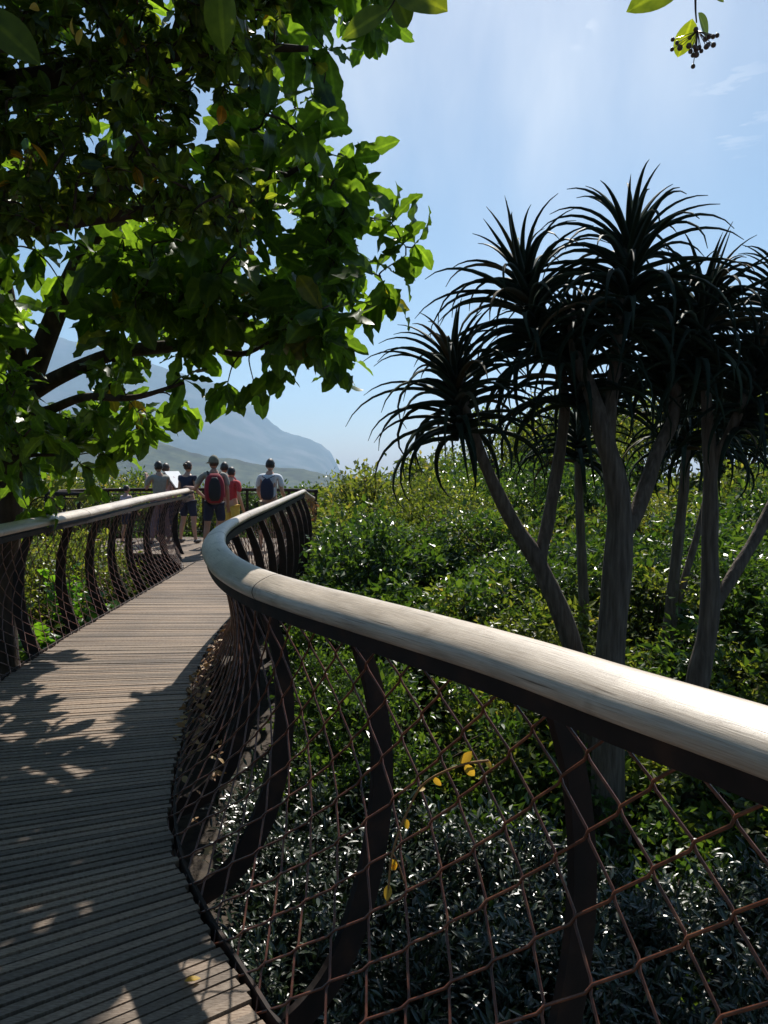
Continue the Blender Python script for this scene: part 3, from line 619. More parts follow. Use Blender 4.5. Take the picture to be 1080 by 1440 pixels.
def small_tree():
    base = np.array([-3.5, 3.0, -2.5])
    t = thing('tree', 'dense small leaved tree filling the top left corner overhead', 'tree', base)
    b = MB(); pts = []
    top = np.array([-3.0, 3.1, 2.4])
    pts.append(limb(b, [base, (-3.35, 3.0, -.5), (-3.2, 3.05, 1.2), top], .2, .13, 12))
    for p, r0, r1 in [([top, (-2.5, 3.5, 3.1), (-1.7, 3.9, 3.5), (-.9, 4.1, 3.75), (-.4, 4.2, 3.8)], .10, .015),
                      ([top, (-2.6, 3.7, 2.7), (-1.9, 4.1, 2.85), (-1.2, 4.3, 3.0), (-.75, 4.4, 3.0)], .08, .012),
                      ([top, (-2.7, 3.0, 3.4), (-1.8, 3.0, 4.0), (-.6, 2.7, 4.1), (.5, 2.45, 3.72), (1.15, 2.3, 3.5)], .10, .016),
                      ([top, (-2.9, 3.9, 3.3), (-2.4, 4.7, 3.8), (-1.6, 5.0, 4.3)], .08, .015),
                      ([top, (-2.7, 2.6, 3.0), (-2.0, 2.4, 3.5), (-1.2, 2.5, 3.6), (-.5, 2.6, 3.4)], .07, .012)]:
        pts.append(limb(b, p, r0, r1, 8))
    J = np.vstack([p[6:] for p in pts])
    poly = [(-300, -500), (470, -500), (455, -40), (410, 40), (400, 130), (360, 180), (330, 240), (370, 290), (350, 345), (290, 330), (180, 325), (60, 340), (-300, 380)]
    tips = []
    NT = 1300
    while len(tips) < NT:
        px, py = rng.uniform(-260, 470), rng.uniform(-330, 380); d = rng.uniform(2.9, 4.9)
        if not in_poly(np.array([px]), np.array([py]), poly)[0]: continue
        if fbm(px / 60., py / 60., 77, 2) < .2: continue
        tips.append(P3(px, py, d))
    # unseen sprays added over and behind the viewer to block sky light
    while len(tips) < NT + 230: tips.append(np.array([rng.uniform(-4.2, 2.2), rng.uniform(-2, 3.6), rng.uniform(3.4, 5.6)]))
    while len(tips) < NT + 820:
        q = np.array([rng.uniform(-5.5, 5.5), rng.uniform(-6, -.9), rng.uniform(1.6, 5.6)])
        if abs(q[0] - .8) > 1.6 or q[2] > 2.6: tips.append(q)
    tips = np.array(tips); ex = np.arange(len(tips)) >= NT; tips = tips[keeps_light(tips) & (~ex | (tips[:, 1] < -.3) | (tips[:, 2] - EYE > .78 * tips[:, 1] + .25))]
    Pp, Dd, Nn, Sz = [], [], [], []; up = np.array([0, 0, 1.])
    for near, mid, T, tw in grow(b, J, tips, .012, .0022):
        L = len(tw); k = rng.integers(9, 16)
        for i in range(k):
            f = rng.uniform(.35, 1); p = tw[int(f * (L - 1))] + rng.normal(0, .015, 3); ax = unit(T - near)
            d = unit(ax * .5 + rng.normal(0, .7, 3) + [0, 0, -.25]); Pp.append(p); Dd.append(d); Nn.append(unit(up + rng.normal(0, .5, 3))); Sz.append(rng.uniform(.05, .098) if T[1] > 2.6 and to_px(T)[1] > -40 else rng.uniform(.10, .17) if T[1] > -.9 else rng.uniform(.16, .26))
    Pp = np.array(Pp); xx, yy = to_px(Pp); keep = keeps_light(Pp) & ((Pp[:, 1] < .2) | (Pp[:, 2] - EYE > .66 * Pp[:, 1]) | (xx < 460) & (Pp[:, 1] > 2.6))
    c = MB(); scatter(c, SMALL, Pp[keep], np.array(Dd)[keep], np.array(Nn)[keep], np.array(Sz)[keep]); ribbed(c.build('crown', MAT['smallleaf'], t, smooth=True))
    # bunches of little pale fruit
    for px, py, d in ((325, 325, 4.3), (60, 230, 3.6), (40, 285, 3.4), (310, 300, 4.4), (200, 250, 3.9)):
        q = P3(px, py, d)
        fr = MB()
        for i in range(26):
            e = q + rng.normal(0, .035, 3); fr.ball(e, rng.uniform(.005, .008), 6, 5); fr.tube([q + [0, 0, .05], e], .0012, 4)
        fr.build('fruit_bunch', MAT['fruit'], t)
    yl = np.array([P3(118, 48, 2.7), P3(130, 62, 2.7), P3(208, 125, 3.2), P3(72, 35, 2.7)])
    c = MB(); scatter(c, SMALL, yl, rng.normal(0, .4, (4, 3)) + [0, 0, -.7], rng.normal(0, .5, (4, 3)) + [0, -1, .4], np.array([.06, .06, .05, .05])); c.build('orange_leaves', MAT['yellowleaf'], t, smooth=False)
    # sprigs that hang from the outer limb into the top of the view
    def sprig(px_pts, d, leaves, berries=None):
        c = MB(); tw = spline([P3(x, y, d) for x, y in px_pts], 6); b.tube(tw, np.linspace(.006, .002, len(tw)), 5)
        for x, y, x2, y2, wz, tilt in leaves:
            a, e = P3(x, y, d), P3(x2, y2, d + tilt); ln = np.linalg.norm(e - a)
            scatter(c, [leaf_template(9, .2, .12, 'oval' if wz else 'broad', 0, 3)], [a], [e - a], [unit(np.array([rng.uniform(-.3, .3), -1, .2]))], [ln])
        ribbed(c.build('leaf_sprig', MAT['smallleaf'], t, smooth=True))
        if berries:
            c = MB()
            for i in range(22):
                q = P3(berries[0], berries[1], d) + rng.normal(0, .022, 3) * [1.2, 1, 1]; c.ball(q, rng.uniform(.006, .009), 7, 5); c.tube([P3(berries[0], berries[1] - 18, d), q], .0012, 4)
            c.build('berry_cluster', MAT['berry'], t)
    e = pts[3]
    def hook(x, d): return (x, -60)
    sprig([(610, -330), (600, -120), (562, -30), (556, 20), (545, 40)], 2.45, [(547, 38, 482, 72, 1, .05), (556, 15, 575, 62, 0, .1), (560, 10, 626, 36, 0, -.05), (556, -5, 540, 36, 1, .05), (566, -20, 610, 30, 0, .1)])
    sprig([(520, -330), (510, -120), (500, -40), (492, -14)], 2.45, [(494, -22, 492, 22, 1, .1)])
    sprig([(985, -250), (975, -100), (962, -30), (962, 30), (964, 55)], 2.25, [(950, -2, 868, 38, 1, .05), (964, -12, 1004, 26, 1, .05), (958, 50, 940, 103, 1, .1), (966, 42, 982, 76, 1, .05), (962, -35, 1010, -5, 1, 0)], (966, 84))
    sprig([(330, -330), (325, -120), (318, -40), (316, -6)], 2.3, [(318, -2, 320, 96, 1, .05), (322, -25, 372, 12, 1, .1), (312, -20, 268, 8, 1, .1)])
    sprig([(-80, -150), (-40, -20), (-5, 40)], 2.3, [(-8, 36, 73, 108, 1, .05), (-20, 10, 40, 2, 1, .1)])
    b.build('trunk', MAT['bark'], t)
MAT['fruit'] = plain('pale_fruit', (.35, .28, .12)); MAT['berry'] = plain('dark_berry', (.10, .06, .05), rough=.3)
small_tree()

# ---------------------------------------------------------------- tree aloes
def aloe_leaf(length, e0, curl, az, width, r, nseg=9):
    """tapering channelled leaf, rising at e0 and bending over; returns rings of 6"""
    ds = length / nseg; e = e0; P = [np.array([.02, 0, 0.])]; T = []
    for i in range(nseg):
        k = i / nseg; e = e - curl * (.4 + 1.2 * k); T.append((math.cos(e), math.sin(e))); P.append(P[-1] + np.array([math.cos(e) * ds, 0, math.sin(e) * ds]))
    T.append(T[-1]); P = np.array(P); k = np.linspace(0, 1, nseg + 1); w = width * (1 - k ** 1.25) * (1 - .12 * np.exp(-k * 12)) + .0015
    th = .32 * w + .002; ca, sa = math.cos(az), math.sin(az); sway = r.normal(0, .05) * k ** 2 * length
    rings = []
    for i in range(nseg + 1):
        tx, tz = T[i]; up = np.array([-tz, 0, tx]); c = P[i] + np.array([0, sway[i], 0]); sd = np.array([0, 1., 0])
        ring = [c + sd * w[i] / 2 + up * th[i] * .55, c + up * th[i] * .05, c - sd * w[i] / 2 + up * th[i] * .55, c - sd * w[i] * .3 - up * th[i] * .7, c - up * th[i] * 1.0, c + sd * w[i] * .3 - up * th[i] * .7]
        rings.append([(q[0] * ca - q[1] * sa, q[0] * sa + q[1] * ca, q[2]) for q in ring])
    return np.array(rings)
def rosette_mesh(seed, n=84, spread=.62):
    r = np.random.default_rng(seed); b = MB()
    for i in range(n):
        q = (i + .5) / n                                      # 0 the youngest, 1 the oldest leaf
        az = i * 2.39996 + r.normal(0, .2)
        e0 = R(84 - 76 * q ** .62 + r.normal(0, 8)); L = (.44 + .49 * math.sin(min(1, q * 1.5) * 1.57)) * r.uniform(.85, 1.1)
        curl = R(5.2 + 9.5 * q ** .5 + r.normal(0, 2.6)); V = aloe_leaf(L, e0, curl, az, .048 + .022 * q, r)
        V[..., 2] += -.03 - spread * q ** 1.1; b.rings(V)
    return np_mesh('rosette', np.vstack(b.v), [np.vstack(b.q), np.vstack(b.t)], True)
ROS = [rosette_mesh(s) for s in (1, 2, 3, 4)] + [rosette_mesh(9, 64, .5)]
for m_ in ROS: m_.materials.append(MAT['aloe'])
def aloe(label, base, stems, heads):
    """stems: (points, r0, r1); heads: (apex point, stem direction, scale, prototype)"""
    t = thing('tree_aloe', label, 'tree aloe', base, 'branching tree aloes on the right')
    b = MB()
    for p, r0, r1 in stems:
        P = spline(np.array(p, float), 8); k = np.linspace(0, 1, len(P)); rad = .78 * (r0 + (r1 - r0) * k)
        rad = rad * (1 + .05 * np.sin(k * 40 + r0 * 90)); b.tube(P, rad, 14)
    b.build('trunk', MAT['aloe_bark'], t)
    for ap, dr, sc, pr in heads:
        o = bpy.data.objects.new('rosette', ROS[pr]); COL.objects.link(o); o.parent = t
        q = Vector(dr).normalized().to_track_quat('Z', 'Y'); q = q @ Matrix.Rotation(rng.uniform(0, 6.28), 3, 'Z').to_quaternion()
        o.matrix_local = Matrix.Translation(Vector(ap) - Vector(base)) @ q.to_matrix().to_4x4() @ Matrix.Scale(sc, 4)
G = -2.5
def gp(px, d): return np.array([(px - CX) / F * d, d, G])
d = 7.0
fA = P3(762, 800, d)
aloe('leaning grey tree aloe, leftmost of the group, its lowest head hanging alone against the sky', gp(850, d),
     [([gp(850, d), P3(838, 1050, d), P3(806, 905, d), fA, P3(722, 735, d), P3(688, 668, d - .1), P3(662, 600, d - .2), P3(644, 530, d - .2)], .15, .04),
      ([P3(790, 865, d), fA, P3(772, 730, d + .1), P3(786, 640, d + .2), P3(792, 560, d + .2), P3(774, 480, d + .2), P3(748, 410, d + .1)], .088, .05)],
     [(P3(636, 498, d - .2), (-.10, -.05, 1), 1.16, 0), (P3(730, 380, d + .1), (-.25, 0, 1), 1.3, 1)])
d = 6.6
fB = P3(872, 765, d)
aloe('thickest tree aloe in the middle of the group, carrying the highest rosette', gp(862, d),
     [([gp(862, d), P3(862, 1050, d), P3(862, 930, d), fB, P3(868, 690, d), P3(850, 620, d), P3(826, 545, d + .1), P3(806, 500, d + .2), P3(800, 440, d + .3)], .21, .045),
      ([P3(868, 700, d), P3(854, 620, d), P3(862, 520, d + .1), P3(870, 430, d + .1), P3(878, 345, d + .1)], .09, .05),
      ([P3(870, 830, d), fB, P3(898, 715, d + .1), P3(922, 640, d + .2), P3(946, 580, d + .3), P3(940, 500, d + .4), P3(925, 440, d + .4)], .11, .05)],
     [(P3(880, 332, d + .1), (.02, -.05, 1), 1.36, 2), (P3(805, 450, d + .4), (-.05, .05, 1), 1.25, 3), (P3(932, 440, d + .6), (.05, .1, 1), 1.2, 0)])
d = 6.9
fC = P3(1002, 870, d)
aloe('tree aloe at the right edge with forked trunk and heads reaching past the others', gp(968, d),
     [([gp(968, d), P3(975, 1050, d), P3(988, 960, d), fC, P3(1000, 760, d), P3(998, 660, d), P3(990, 560, d), P3(985, 440, d)], .16, .045),
      ([P3(996, 920, d), fC, P3(1040, 800, d + .1), P3(1075, 735, d + .2), P3(1110, 640, d + .3), P3(1120, 520, d + .3), P3(1110, 440, d + .3)], .08, .05),
      ([P3(1000, 720, d), P3(1002, 660, d), P3(1028, 600, d - .1), P3(1058, 520, d - .1), P3(1068, 470, d - .1)], .065, .045)],
     [(P3(984, 410, d), (.12, 0, 1), 1.22, 1), (P3(1100, 405, d + .3), (.05, 0, 1), 1.25, 2), (P3(1062, 490, d - .1), (.1, -.1, 1), 1.1, 3)])
d = 9.6
aloe('slender tree aloe with one small low head behind the main fork', gp(832, d),
     [([gp(832, d), P3(826, 900, d), P3(818, 760, d), P3(812, 650, d)], .105, .06)], [(P3(812, 585, d), (0, .02, 1), 1.12, 4)])
d = 9.2
aloe('brown stemmed tree aloe standing behind the right trunks with a drooping low head', gp(925, d),
     [([gp(925, d), P3(942, 920, d), P3(952, 800, d), P3(962, 680, d), P3(964, 610, d)], .11, .06),
      ([P3(942, 920, d), P3(962, 830, d + .1), P3(985, 740, d + .2), P3(1010, 620, d + .3)], .06, .05)],
     [(P3(964, 560, d), (.05, -.05, 1), 1.2, 4), (P3(1012, 560, d + .3), (.1, .05, 1), 1.1, 0)])

# ---------------------------------------------------------------- shrubs
def shell(b_leaf, b_core, X0, X1, Y0, Y1, top, mask, dens, size, thick=.55, templates=None, core_drop=.62, cellsz=.35):
    """a thicket: an uneven dark sheet standing for inner shade, with leaves spread through the outer layer"""
    n = int((X1 - X0) * (Y1 - Y0) * dens); x = rng.uniform(X0, X1, n); y = rng.uniform(Y0, Y1, n); k = mask(x, y); x, y = x[k], y[k]
    cl = fbm(x * 2.6, y * 2.6, 91, 3) + .25 * rng.random(len(x)); k = cl > .47; x, y = x[k], y[k]
    e = .08; z0 = top(x, y) + .35 * (fbm(x * 2.6, y * 2.6, 91, 3) - .5); gx = (top(x + e, y) - z0) / e; gy = (top(x, y + e) - z0) / e
    nrm = unit(np.stack([-gx, -gy, np.ones(len(x)) * .8], -1))
    P = np.stack([x, y, z0 - thick * rng.random(len(x)) ** 1.6], -1) + rng.normal(0, .05, (len(x), 3))
    d = unit(nrm * .5 + rng.normal(0, .75, (len(x), 3))); nn = unit(nrm * .4 + np.array([0, 0, .35]) + rng.normal(0, .7, (len(x), 3)))
    scatter(b_leaf, templates or [RHOMB], P, d, nn, rng.uniform(size[0], size[1], len(x)))
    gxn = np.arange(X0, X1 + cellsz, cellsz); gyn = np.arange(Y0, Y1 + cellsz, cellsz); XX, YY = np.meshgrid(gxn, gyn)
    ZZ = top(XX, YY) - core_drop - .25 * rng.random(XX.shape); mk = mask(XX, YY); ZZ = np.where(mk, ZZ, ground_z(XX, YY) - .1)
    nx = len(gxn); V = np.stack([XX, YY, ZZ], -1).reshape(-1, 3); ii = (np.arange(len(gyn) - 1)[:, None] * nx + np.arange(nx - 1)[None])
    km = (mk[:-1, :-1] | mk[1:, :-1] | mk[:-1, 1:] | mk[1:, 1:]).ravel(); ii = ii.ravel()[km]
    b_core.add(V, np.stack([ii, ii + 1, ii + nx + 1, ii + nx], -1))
def right_top(x, y):
    r = np.hypot(x, y); h = np.interp(r, [0, 5.5, 7, 8.3, 10, 12, 16, 22, 34], [-1.9, -1.9, -1.75, -.3, .1, .5, .95, 1.25, 1.25])
    cl = np.clip((x + 1.0) / 2.5, 0, 1)
    lump = 1.3 * (fbm(x * .42, y * .42, 51, 3) - .45) + .35 * (fbm(x * 1.9, y * 1.9, 55, 2) - .4)
    return h * 1.0 + lump * np.interp(r, [5, 9, 18], [.4, .6, .8]) - .25 * (1 - cl)
def right_mask(x, y):
    m = (path_dist(x, y) > 1.25) & (x > -1.2) & (y > .3)
    m &= ~((y > 12.5) & (y < 18.3) & (x < -.95)); m &= ~((x < -.2) & (y < 6)); m &= ~((y < 5.2) & (x < .62 * (6.2 - y) + .2))
    return m
def left_top(x, y):
    h = np.interp(y, [0, 6, 9, 12, 16, 22, 34], [-1.3, -.9, -.15, .25, .6, .9, .8])
    return h + .95 * (fbm(x * .5, y * .5, 61, 3) - .45) + .3 * (fbm(x * 2, y * 2, 65, 2) - .4)
def left_mask(x, y): return (path_dist(x, y) > 1.6) & (x < -2.2) & ~((y > 12.6) & (y < 18.2) & (x > -7.4)) & (y > 1.5)
def far_top(x, y): return .35 + .8 * (fbm(x * .4, y * .4, 68, 3) - .45) + .2 * (fbm(x * 2, y * 2, 69, 2) - .4)
def far_mask(x, y): return (y > 18.2) & (x > -14) & (x < -.8)
lf, core = MB(), MB(); lf2, lf3 = MB(), MB()
def tone(x, y): return fbm(x * .35 + 7, y * .35, 83, 3)
def dark_m(x, y): return right_mask(x, y) & (tone(x, y) + .012 * (9 - y) - .02 * x < .43)
def yel_m(x, y): return right_mask(x, y) & (tone(x, y) > .50) & (np.hypot(x, y) > 8.0)
def mid_m(x, y): return right_mask(x, y) & ~dark_m(x, y) & ~yel_m(x, y)
def low(f): return lambda x, y: f(x, y) - .55
shell(lf2, core, -1.2, 20, 2.4, 30, low(right_top), right_mask, 170, (.08, .13))
shell(lf2, core, -9, -2.2, 2.0, 18, low(left_top), left_mask, 260, (.06, .12))
shell(lf2, core, -14, -.8, 18.2, 28, low(far_top), far_mask, 90, (.09, .15))
tag(lf2.build('ground_foliage', MAT['bushdark'], smooth=False), kind='stuff')
tag(core.build('undergrowth_shade', MAT['inner'], smooth=False), kind='stuff')  # dark sheet added below the leaves so that gaps read as shade

def dome_proto(seed, mat, size, sq=1.0, tips=90, per=52):
    """a rounded bush: stems from the ground to an uneven dome of leafy twigs"""
    r = np.random.default_rng(seed); b = MB(); P, D, Nn, S = [], [], [], []
    ph = r.uniform(0, 6.28, 4)
    for i in range(tips):
        a = r.uniform(0, 6.28); cz = r.uniform(-.12, 1); sz = math.sqrt(max(0, 1 - cz * cz))
        lump = 1 + .16 * math.sin(2 * a + ph[0]) + .12 * math.sin(3 * a + ph[1] + 2 * cz) + r.normal(0, .09)
        tip = np.array([math.cos(a) * sz, math.sin(a) * sz, cz * sq]) * lump; tip[2] += .25
        if i % 3 == 0: tw = spline([(0.06 * math.cos(a), .06 * math.sin(a), -.5), tip * [.4, .4, .5], tip], 5); b.tube(tw, np.linspace(.02, .004, len(tw)), 4)
        out = unit(tip - np.array([0, 0, .1])); m = per
        c = tip + r.normal(0, 1, (m, 3)) * [.105, .105, .075] - out * np.abs(r.normal(0, .10, (m, 1)))
        P.append(c); D.append(unit(out * .6 + r.normal(0, .75, (m, 3)))); Nn.append(unit(out * .3 + [0, 0, .5] + r.normal(0, .6, (m, 3)))); S.append(r.uniform(size[0], size[1], m) * r.uniform(.8, 1.25))
    c = MB(); scatter(c, [RHOMB], np.vstack(P), np.vstack(D), np.vstack(Nn), np.hstack(S))
    sm = np_mesh('stems', np.vstack(b.v), [np.vstack(b.q), np.vstack(b.t)], True); sm.materials.append(MAT['bark'])
    lm = np_mesh('foliage', np.vstack(c.v), [[], np.vstack(c.t)], False); lm.materials.append(mat); return sm, lm
DOME = {'dark': [dome_proto(101, MAT['bushdark'], (.065, .105)), dome_proto(102, MAT['bushdark'], (.08, .13), .8, 80, 48)],
        'mid': [dome_proto(103, MAT['bushleaf'], (.055, .09), .9, 100, 56), dome_proto(104, MAT['bushleaf'], (.08, .12), 1.05, 80, 46), dome_proto(105, MAT['bushleaf'], (.06, .1), .75)],
        'yellow': [dome_proto(106, MAT['bushyellow'], (.055, .085), .85, 100, 54), dome_proto(107, MAT['bushyellow'], (.07, .1), 1.0)]}
def bush(kind, x, y, top, sc, label, group):
    pr = DOME[kind][rng.integers(len(DOME[kind]))]
    t = thing('shrub', label, 'shrub', (x, y, top - 1.25 * sc), group); t.scale = (sc * rng.uniform(.9, 1.15), sc * rng.uniform(.9, 1.15), sc * rng.uniform(.85, 1.15)); t.rotation_euler = (rng.normal(0, .12), rng.normal(0, .12), rng.uniform(0, 6.28))
    for nm, me in zip(('stems', 'foliage'), pr):
        o = bpy.data.objects.new(nm, me); COL.objects.link(o); o.parent = t
def bushes():
    def h_r(r): return float(np.interp(r, [0, 5.5, 7, 8.3, 10, 12, 16, 22, 34], [-1.7, -1.6, -1.3, -.15, .2, .6, 1.05, 1.3, 1.3]))
    lab = {'dark': 'dark green leafy shrub of the thicket right of the winding railing', 'mid': 'mid green leafy shrub of the thicket right of the winding railing', 'yellow': 'sunlit yellowish shrub of the thicket right of the winding railing'}
    y = 5.2; row = 0
    while y < 29:
        st = 1.15 + .035 * y; x = -1.1 + (row % 2) * st / 2
        while x < 1.0 + .62 * y:
            xx, yy = x + rng.normal(0, .2) * st, y + rng.normal(0, .18) * st; r = math.hypot(xx, yy)
            if right_mask(np.array([xx]), np.array([yy]))[0] and path_dist(np.array([xx]), np.array([yy]))[0] > 1.75 and (xx > -.35 or yy > 18.6):
                tn = float(tone(np.array([xx]), np.array([yy]))[0]) + rng.normal(0, .05); kind = 'dark' if tn < .47 - .02 * (r - 10) * 0 or r < 8 else 'yellow' if tn > .62 and r > 9.5 else 'mid'  # nearest shrubs take the dark leaf colour in place of real shade
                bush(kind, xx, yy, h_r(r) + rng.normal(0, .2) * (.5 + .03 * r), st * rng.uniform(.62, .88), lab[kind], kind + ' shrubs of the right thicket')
            x += st
        y += st * .85; row += 1
    y = 6.5
    while y < 13:
        x = -4.15 - .06 * y
        while x > -8:
            if left_mask(np.array([x]), np.array([y]))[0]:
                kind = 'dark' if y < 8.8 else 'mid' if rng.random() < .6 else 'yellow' if y > 9 and rng.random() < .6 else 'dark'  # shrubs by the tree get darker leaves to stand for its shade
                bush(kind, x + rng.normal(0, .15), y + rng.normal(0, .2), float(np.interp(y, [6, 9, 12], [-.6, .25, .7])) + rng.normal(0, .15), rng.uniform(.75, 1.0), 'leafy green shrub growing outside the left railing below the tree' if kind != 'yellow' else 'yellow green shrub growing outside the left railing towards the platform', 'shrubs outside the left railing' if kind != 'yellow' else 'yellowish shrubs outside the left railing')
            x -= 1.25
        y += 1.1
    for x, y, tp, sc in ((-.35, 6.9, -.75, .6), (-.45, 8.0, -.45, .62), (-.5, 9.1, -.2, .66), (-.55, 10.2, 0, .66), (-.5, 11.8, .2, .7), (-.2, 13.2, .6, .75)):
        bush('dark', x, y, tp, sc, 'dark green shrub growing close under the bend of the winding railing', 'dark shrubs under the bend')
    for i in range(26):
        x, y = rng.uniform(-12, -.9), rng.uniform(18.9, 25)
        kind = ('mid', 'yellow', 'dark')[rng.integers(3)]; bush(kind, x, y, (.75 if x > -4.5 else 1.15) + rng.normal(0, .12), rng.uniform(1.0, 1.4), 'bushy green shrub beyond the far railing of the platform', 'shrubs beyond the platform')

def shrub_proto(name, rx, rz, n, size, templates, mat, seed, stems=9, wild=1.0):
    """a bush: stems fanning from the ground, leaves in clumps on an uneven dome"""
    r = np.random.default_rng(seed); b = MB(); P, D, Nn, S = [], [], [], []
    for i in range(stems):
        a = r.uniform(0, 6.28); q = r.uniform(.3, .95)
        tip = np.array([math.cos(a) * rx * q, math.sin(a) * rx * q, rz * (1.0 - .45 * q * q) * r.uniform(.85, 1.08)])
        tw = spline([np.array([0, 0, 0]) + r.normal(0, .06, 3) * [1, 1, 0], tip * [.45, .45, .6], tip], 6); b.tube(tw, np.linspace(.022, .005, len(tw)), 5)
        for j in range(n // stems):
            c = tw[r.integers(len(tw) // 2, len(tw))] + r.normal(0, .13, 3) * rx; out = unit(c - np.array([0, 0, rz * .3]))
            P.append(c); D.append(unit(out * .7 + r.normal(0, .7, 3) * [1, 1, wild])); Nn.append(unit(out * .4 * wild + [0, 0, .8] + r.normal(0, .4 * wild, 3))); S.append(r.uniform(*size))
    c = MB(); scatter(c, templates, P, D, Nn, S)
    sm = np_mesh('stems', np.vstack(b.v), [np.vstack(b.q), np.vstack(b.t)], True); sm.materials.append(MAT['bark'])
    lm = np_mesh('foliage', np.vstack(c.v), [np.vstack(c.q) if c.q else [], np.vstack(c.t) if c.t else []], False); lm.materials.append(mat)
    return sm, lm
def place(proto, name, label, cat, loc, sc, group=None, rot=None):
    t = thing(name, label, cat, loc, group); t.rotation_euler.z = rng.uniform(0, 6.28) if rot is None else rot; t.scale = (sc,) * 3 if not isinstance(sc, tuple) else sc
    for nm, me in zip(('stems', 'foliage'), proto):
        o = bpy.data.objects.new(nm, me); COL.objects.link(o); o.parent = t
    return t
bushes()
# glossy low shrubs seen through the near mesh
GP = [shrub_proto('glossy', .55, 1.35, 2400, (.06, .10), GLOSS, MAT['glossy'], s, 26, .55) for s in (21, 22)]
gl = [(.05, 4.2, 1.0), (.55, 4.6, 1.05), (-.25, 4.9, 1.05), (.75, 3.9, .95), (.30, 3.6, .95), (1.1, 4.7, 1.05), (-.55, 5.6, 1.1), (.2, 5.5, 1.15), (1.45, 4.0, 1.0), (1.75, 4.9, 1.05), (.9, 5.6, 1.15), (1.2, 3.3, .9), (2.2, 4.2, 1.0), (.62, 3.1, .88), (-.05, 3.2, .85), (2.6, 5.1, 1.05), (1.9, 3.3, .95), (-.75, 5.2, 1.05), (-.9, 6.0, 1.1), (-.6, 4.5, 1.0), (-.95, 6.8, 1.1), (-.4, 6.4, 1.1), (-.45, 3.9, .9)]
for i, (x, y, s) in enumerate(gl):
    place(GP[i % 2], 'glossy_shrub', 'low shrub with narrow glossy leaves glinting white below the near mesh', 'shrub', (x, y, -2.5), s, 'glossy shrubs under the near railing')
LP_ = shrub_proto('lush', .5, 1.5, 70, (.16, .28), LUSH, MAT['lush'], 33, 8)
place(LP_, 'sapling', 'sapling with broad bright green leaves behind the left mesh', 'sapling', (-3.75, 8.2, -1.55), 1.0)
place(shrub_proto('lush', .5, 1.5, 90, (.12, .2), LUSH, MAT['lush'], 34, 9), 'sapling', 'lime green sapling just under the left handrail near its joint', 'sapling', (-3.9, 9.4, -1.0), 1.0)
DP = shrub_proto('bush', .8, 1.5, 2600, (.07, .12), [RHOMB], MAT['bushdark'], 41, 30)
place(DP, 'shrub', 'dark green rounded shrub just right of the far handrail end', 'shrub', (-.35, 11.4, -1.0), 1.25)
YP = shrub_proto('bush', .9, 1.4, 3000, (.07, .12), [RHOMB], MAT['bushyellow'], 43, 34)
place(YP, 'shrub', 'tall sunlit shrub against the sky where the wooded slope ends', 'shrub', (-.35, 17.5, -.9), 1.65)

# trees beyond the thicket
def airy_tree(seed, h, r, n, mat):
    q = np.random.default_rng(seed); b = MB(); P, D, Nn, S = [], [], [], []
    b.tube(spline([(0, 0, 0), (.1, 0, h * .35), (-.05, .05, h * .6)], 6), np.linspace(.16, .1, 13), 8)
    for i in range(26):
        a = q.uniform(0, 6.28); rr = r * math.sqrt(q.uniform(.05, 1)); tip = np.array([math.cos(a) * rr, math.sin(a) * rr, h * (.97 - .22 * (rr / r) ** 2) * q.uniform(.84, 1.03)])
        tw = spline([(0, 0, h * q.uniform(.3, .58)), tip * [.5, .5, .85], tip], 6); b.tube(tw, np.linspace(.06, .012, len(tw)), 5)
        for j in range(n // 26):
            c = tip + q.normal(0, 1, 3) * np.array([.17, .17, .075]) * r; P.append(c); D.append(unit(q.normal(0, .8, 3))); Nn.append(unit(np.array([0, 0, .8]) + q.normal(0, .5, 3))); S.append(q.uniform(.09, .16))
    c = MB(); scatter(c, [RHOMB], P, D, Nn, S)
    sm = np_mesh('trunk', np.vstack(b.v), [np.vstack(b.q), np.vstack(b.t)], True); sm.materials.append(MAT['bark'])
    lm = np_mesh('crown', np.vstack(c.v), [[], np.vstack(c.t)], False); lm.materials.append(mat); return sm, lm
def place_tree(proto, label, loc, sc):
    t = thing('broadleaf_tree', label, 'tree', loc, 'trees beyond the thicket'); t.scale = sc; t.rotation_euler.z = rng.uniform(0, 6.28)
    for nm, me in zip(('trunk', 'crown'), proto):
        o = bpy.data.objects.new(nm, me); COL.objects.link(o); o.parent = t
A1 = airy_tree(5, 5, 2.0, 2100, MAT['bushleaf']); A2 = airy_tree(6, 5, 2.2, 9000, MAT['bushleaf'])
def tp(px, d): return ((px - CX) / F * d, d, -2.4)
place_tree(A1, 'thin crowned tree showing sky through it behind the lowest aloe head', tp(705, 22), (.95, .95, 1.12))
place_tree(A2, 'bushy tree filling the gap between the leaning aloe and the thick aloe trunk', tp(790, 21), (.9, .9, 1.16))
place_tree(A2, 'tall bushy tree whose crown shows between the thick aloe trunk and the right forked one', tp(905, 23), (1.05, 1.05, 1.28))
place_tree(A2, 'dense tree behind the forked aloe trunk at the right edge', tp(1030, 20), (1.0, 1.0, 1.2))
place_tree(A2, 'tree cut off by the right edge behind the outermost aloe branch', tp(1130, 19), (1.0, 1.0, 1.25))

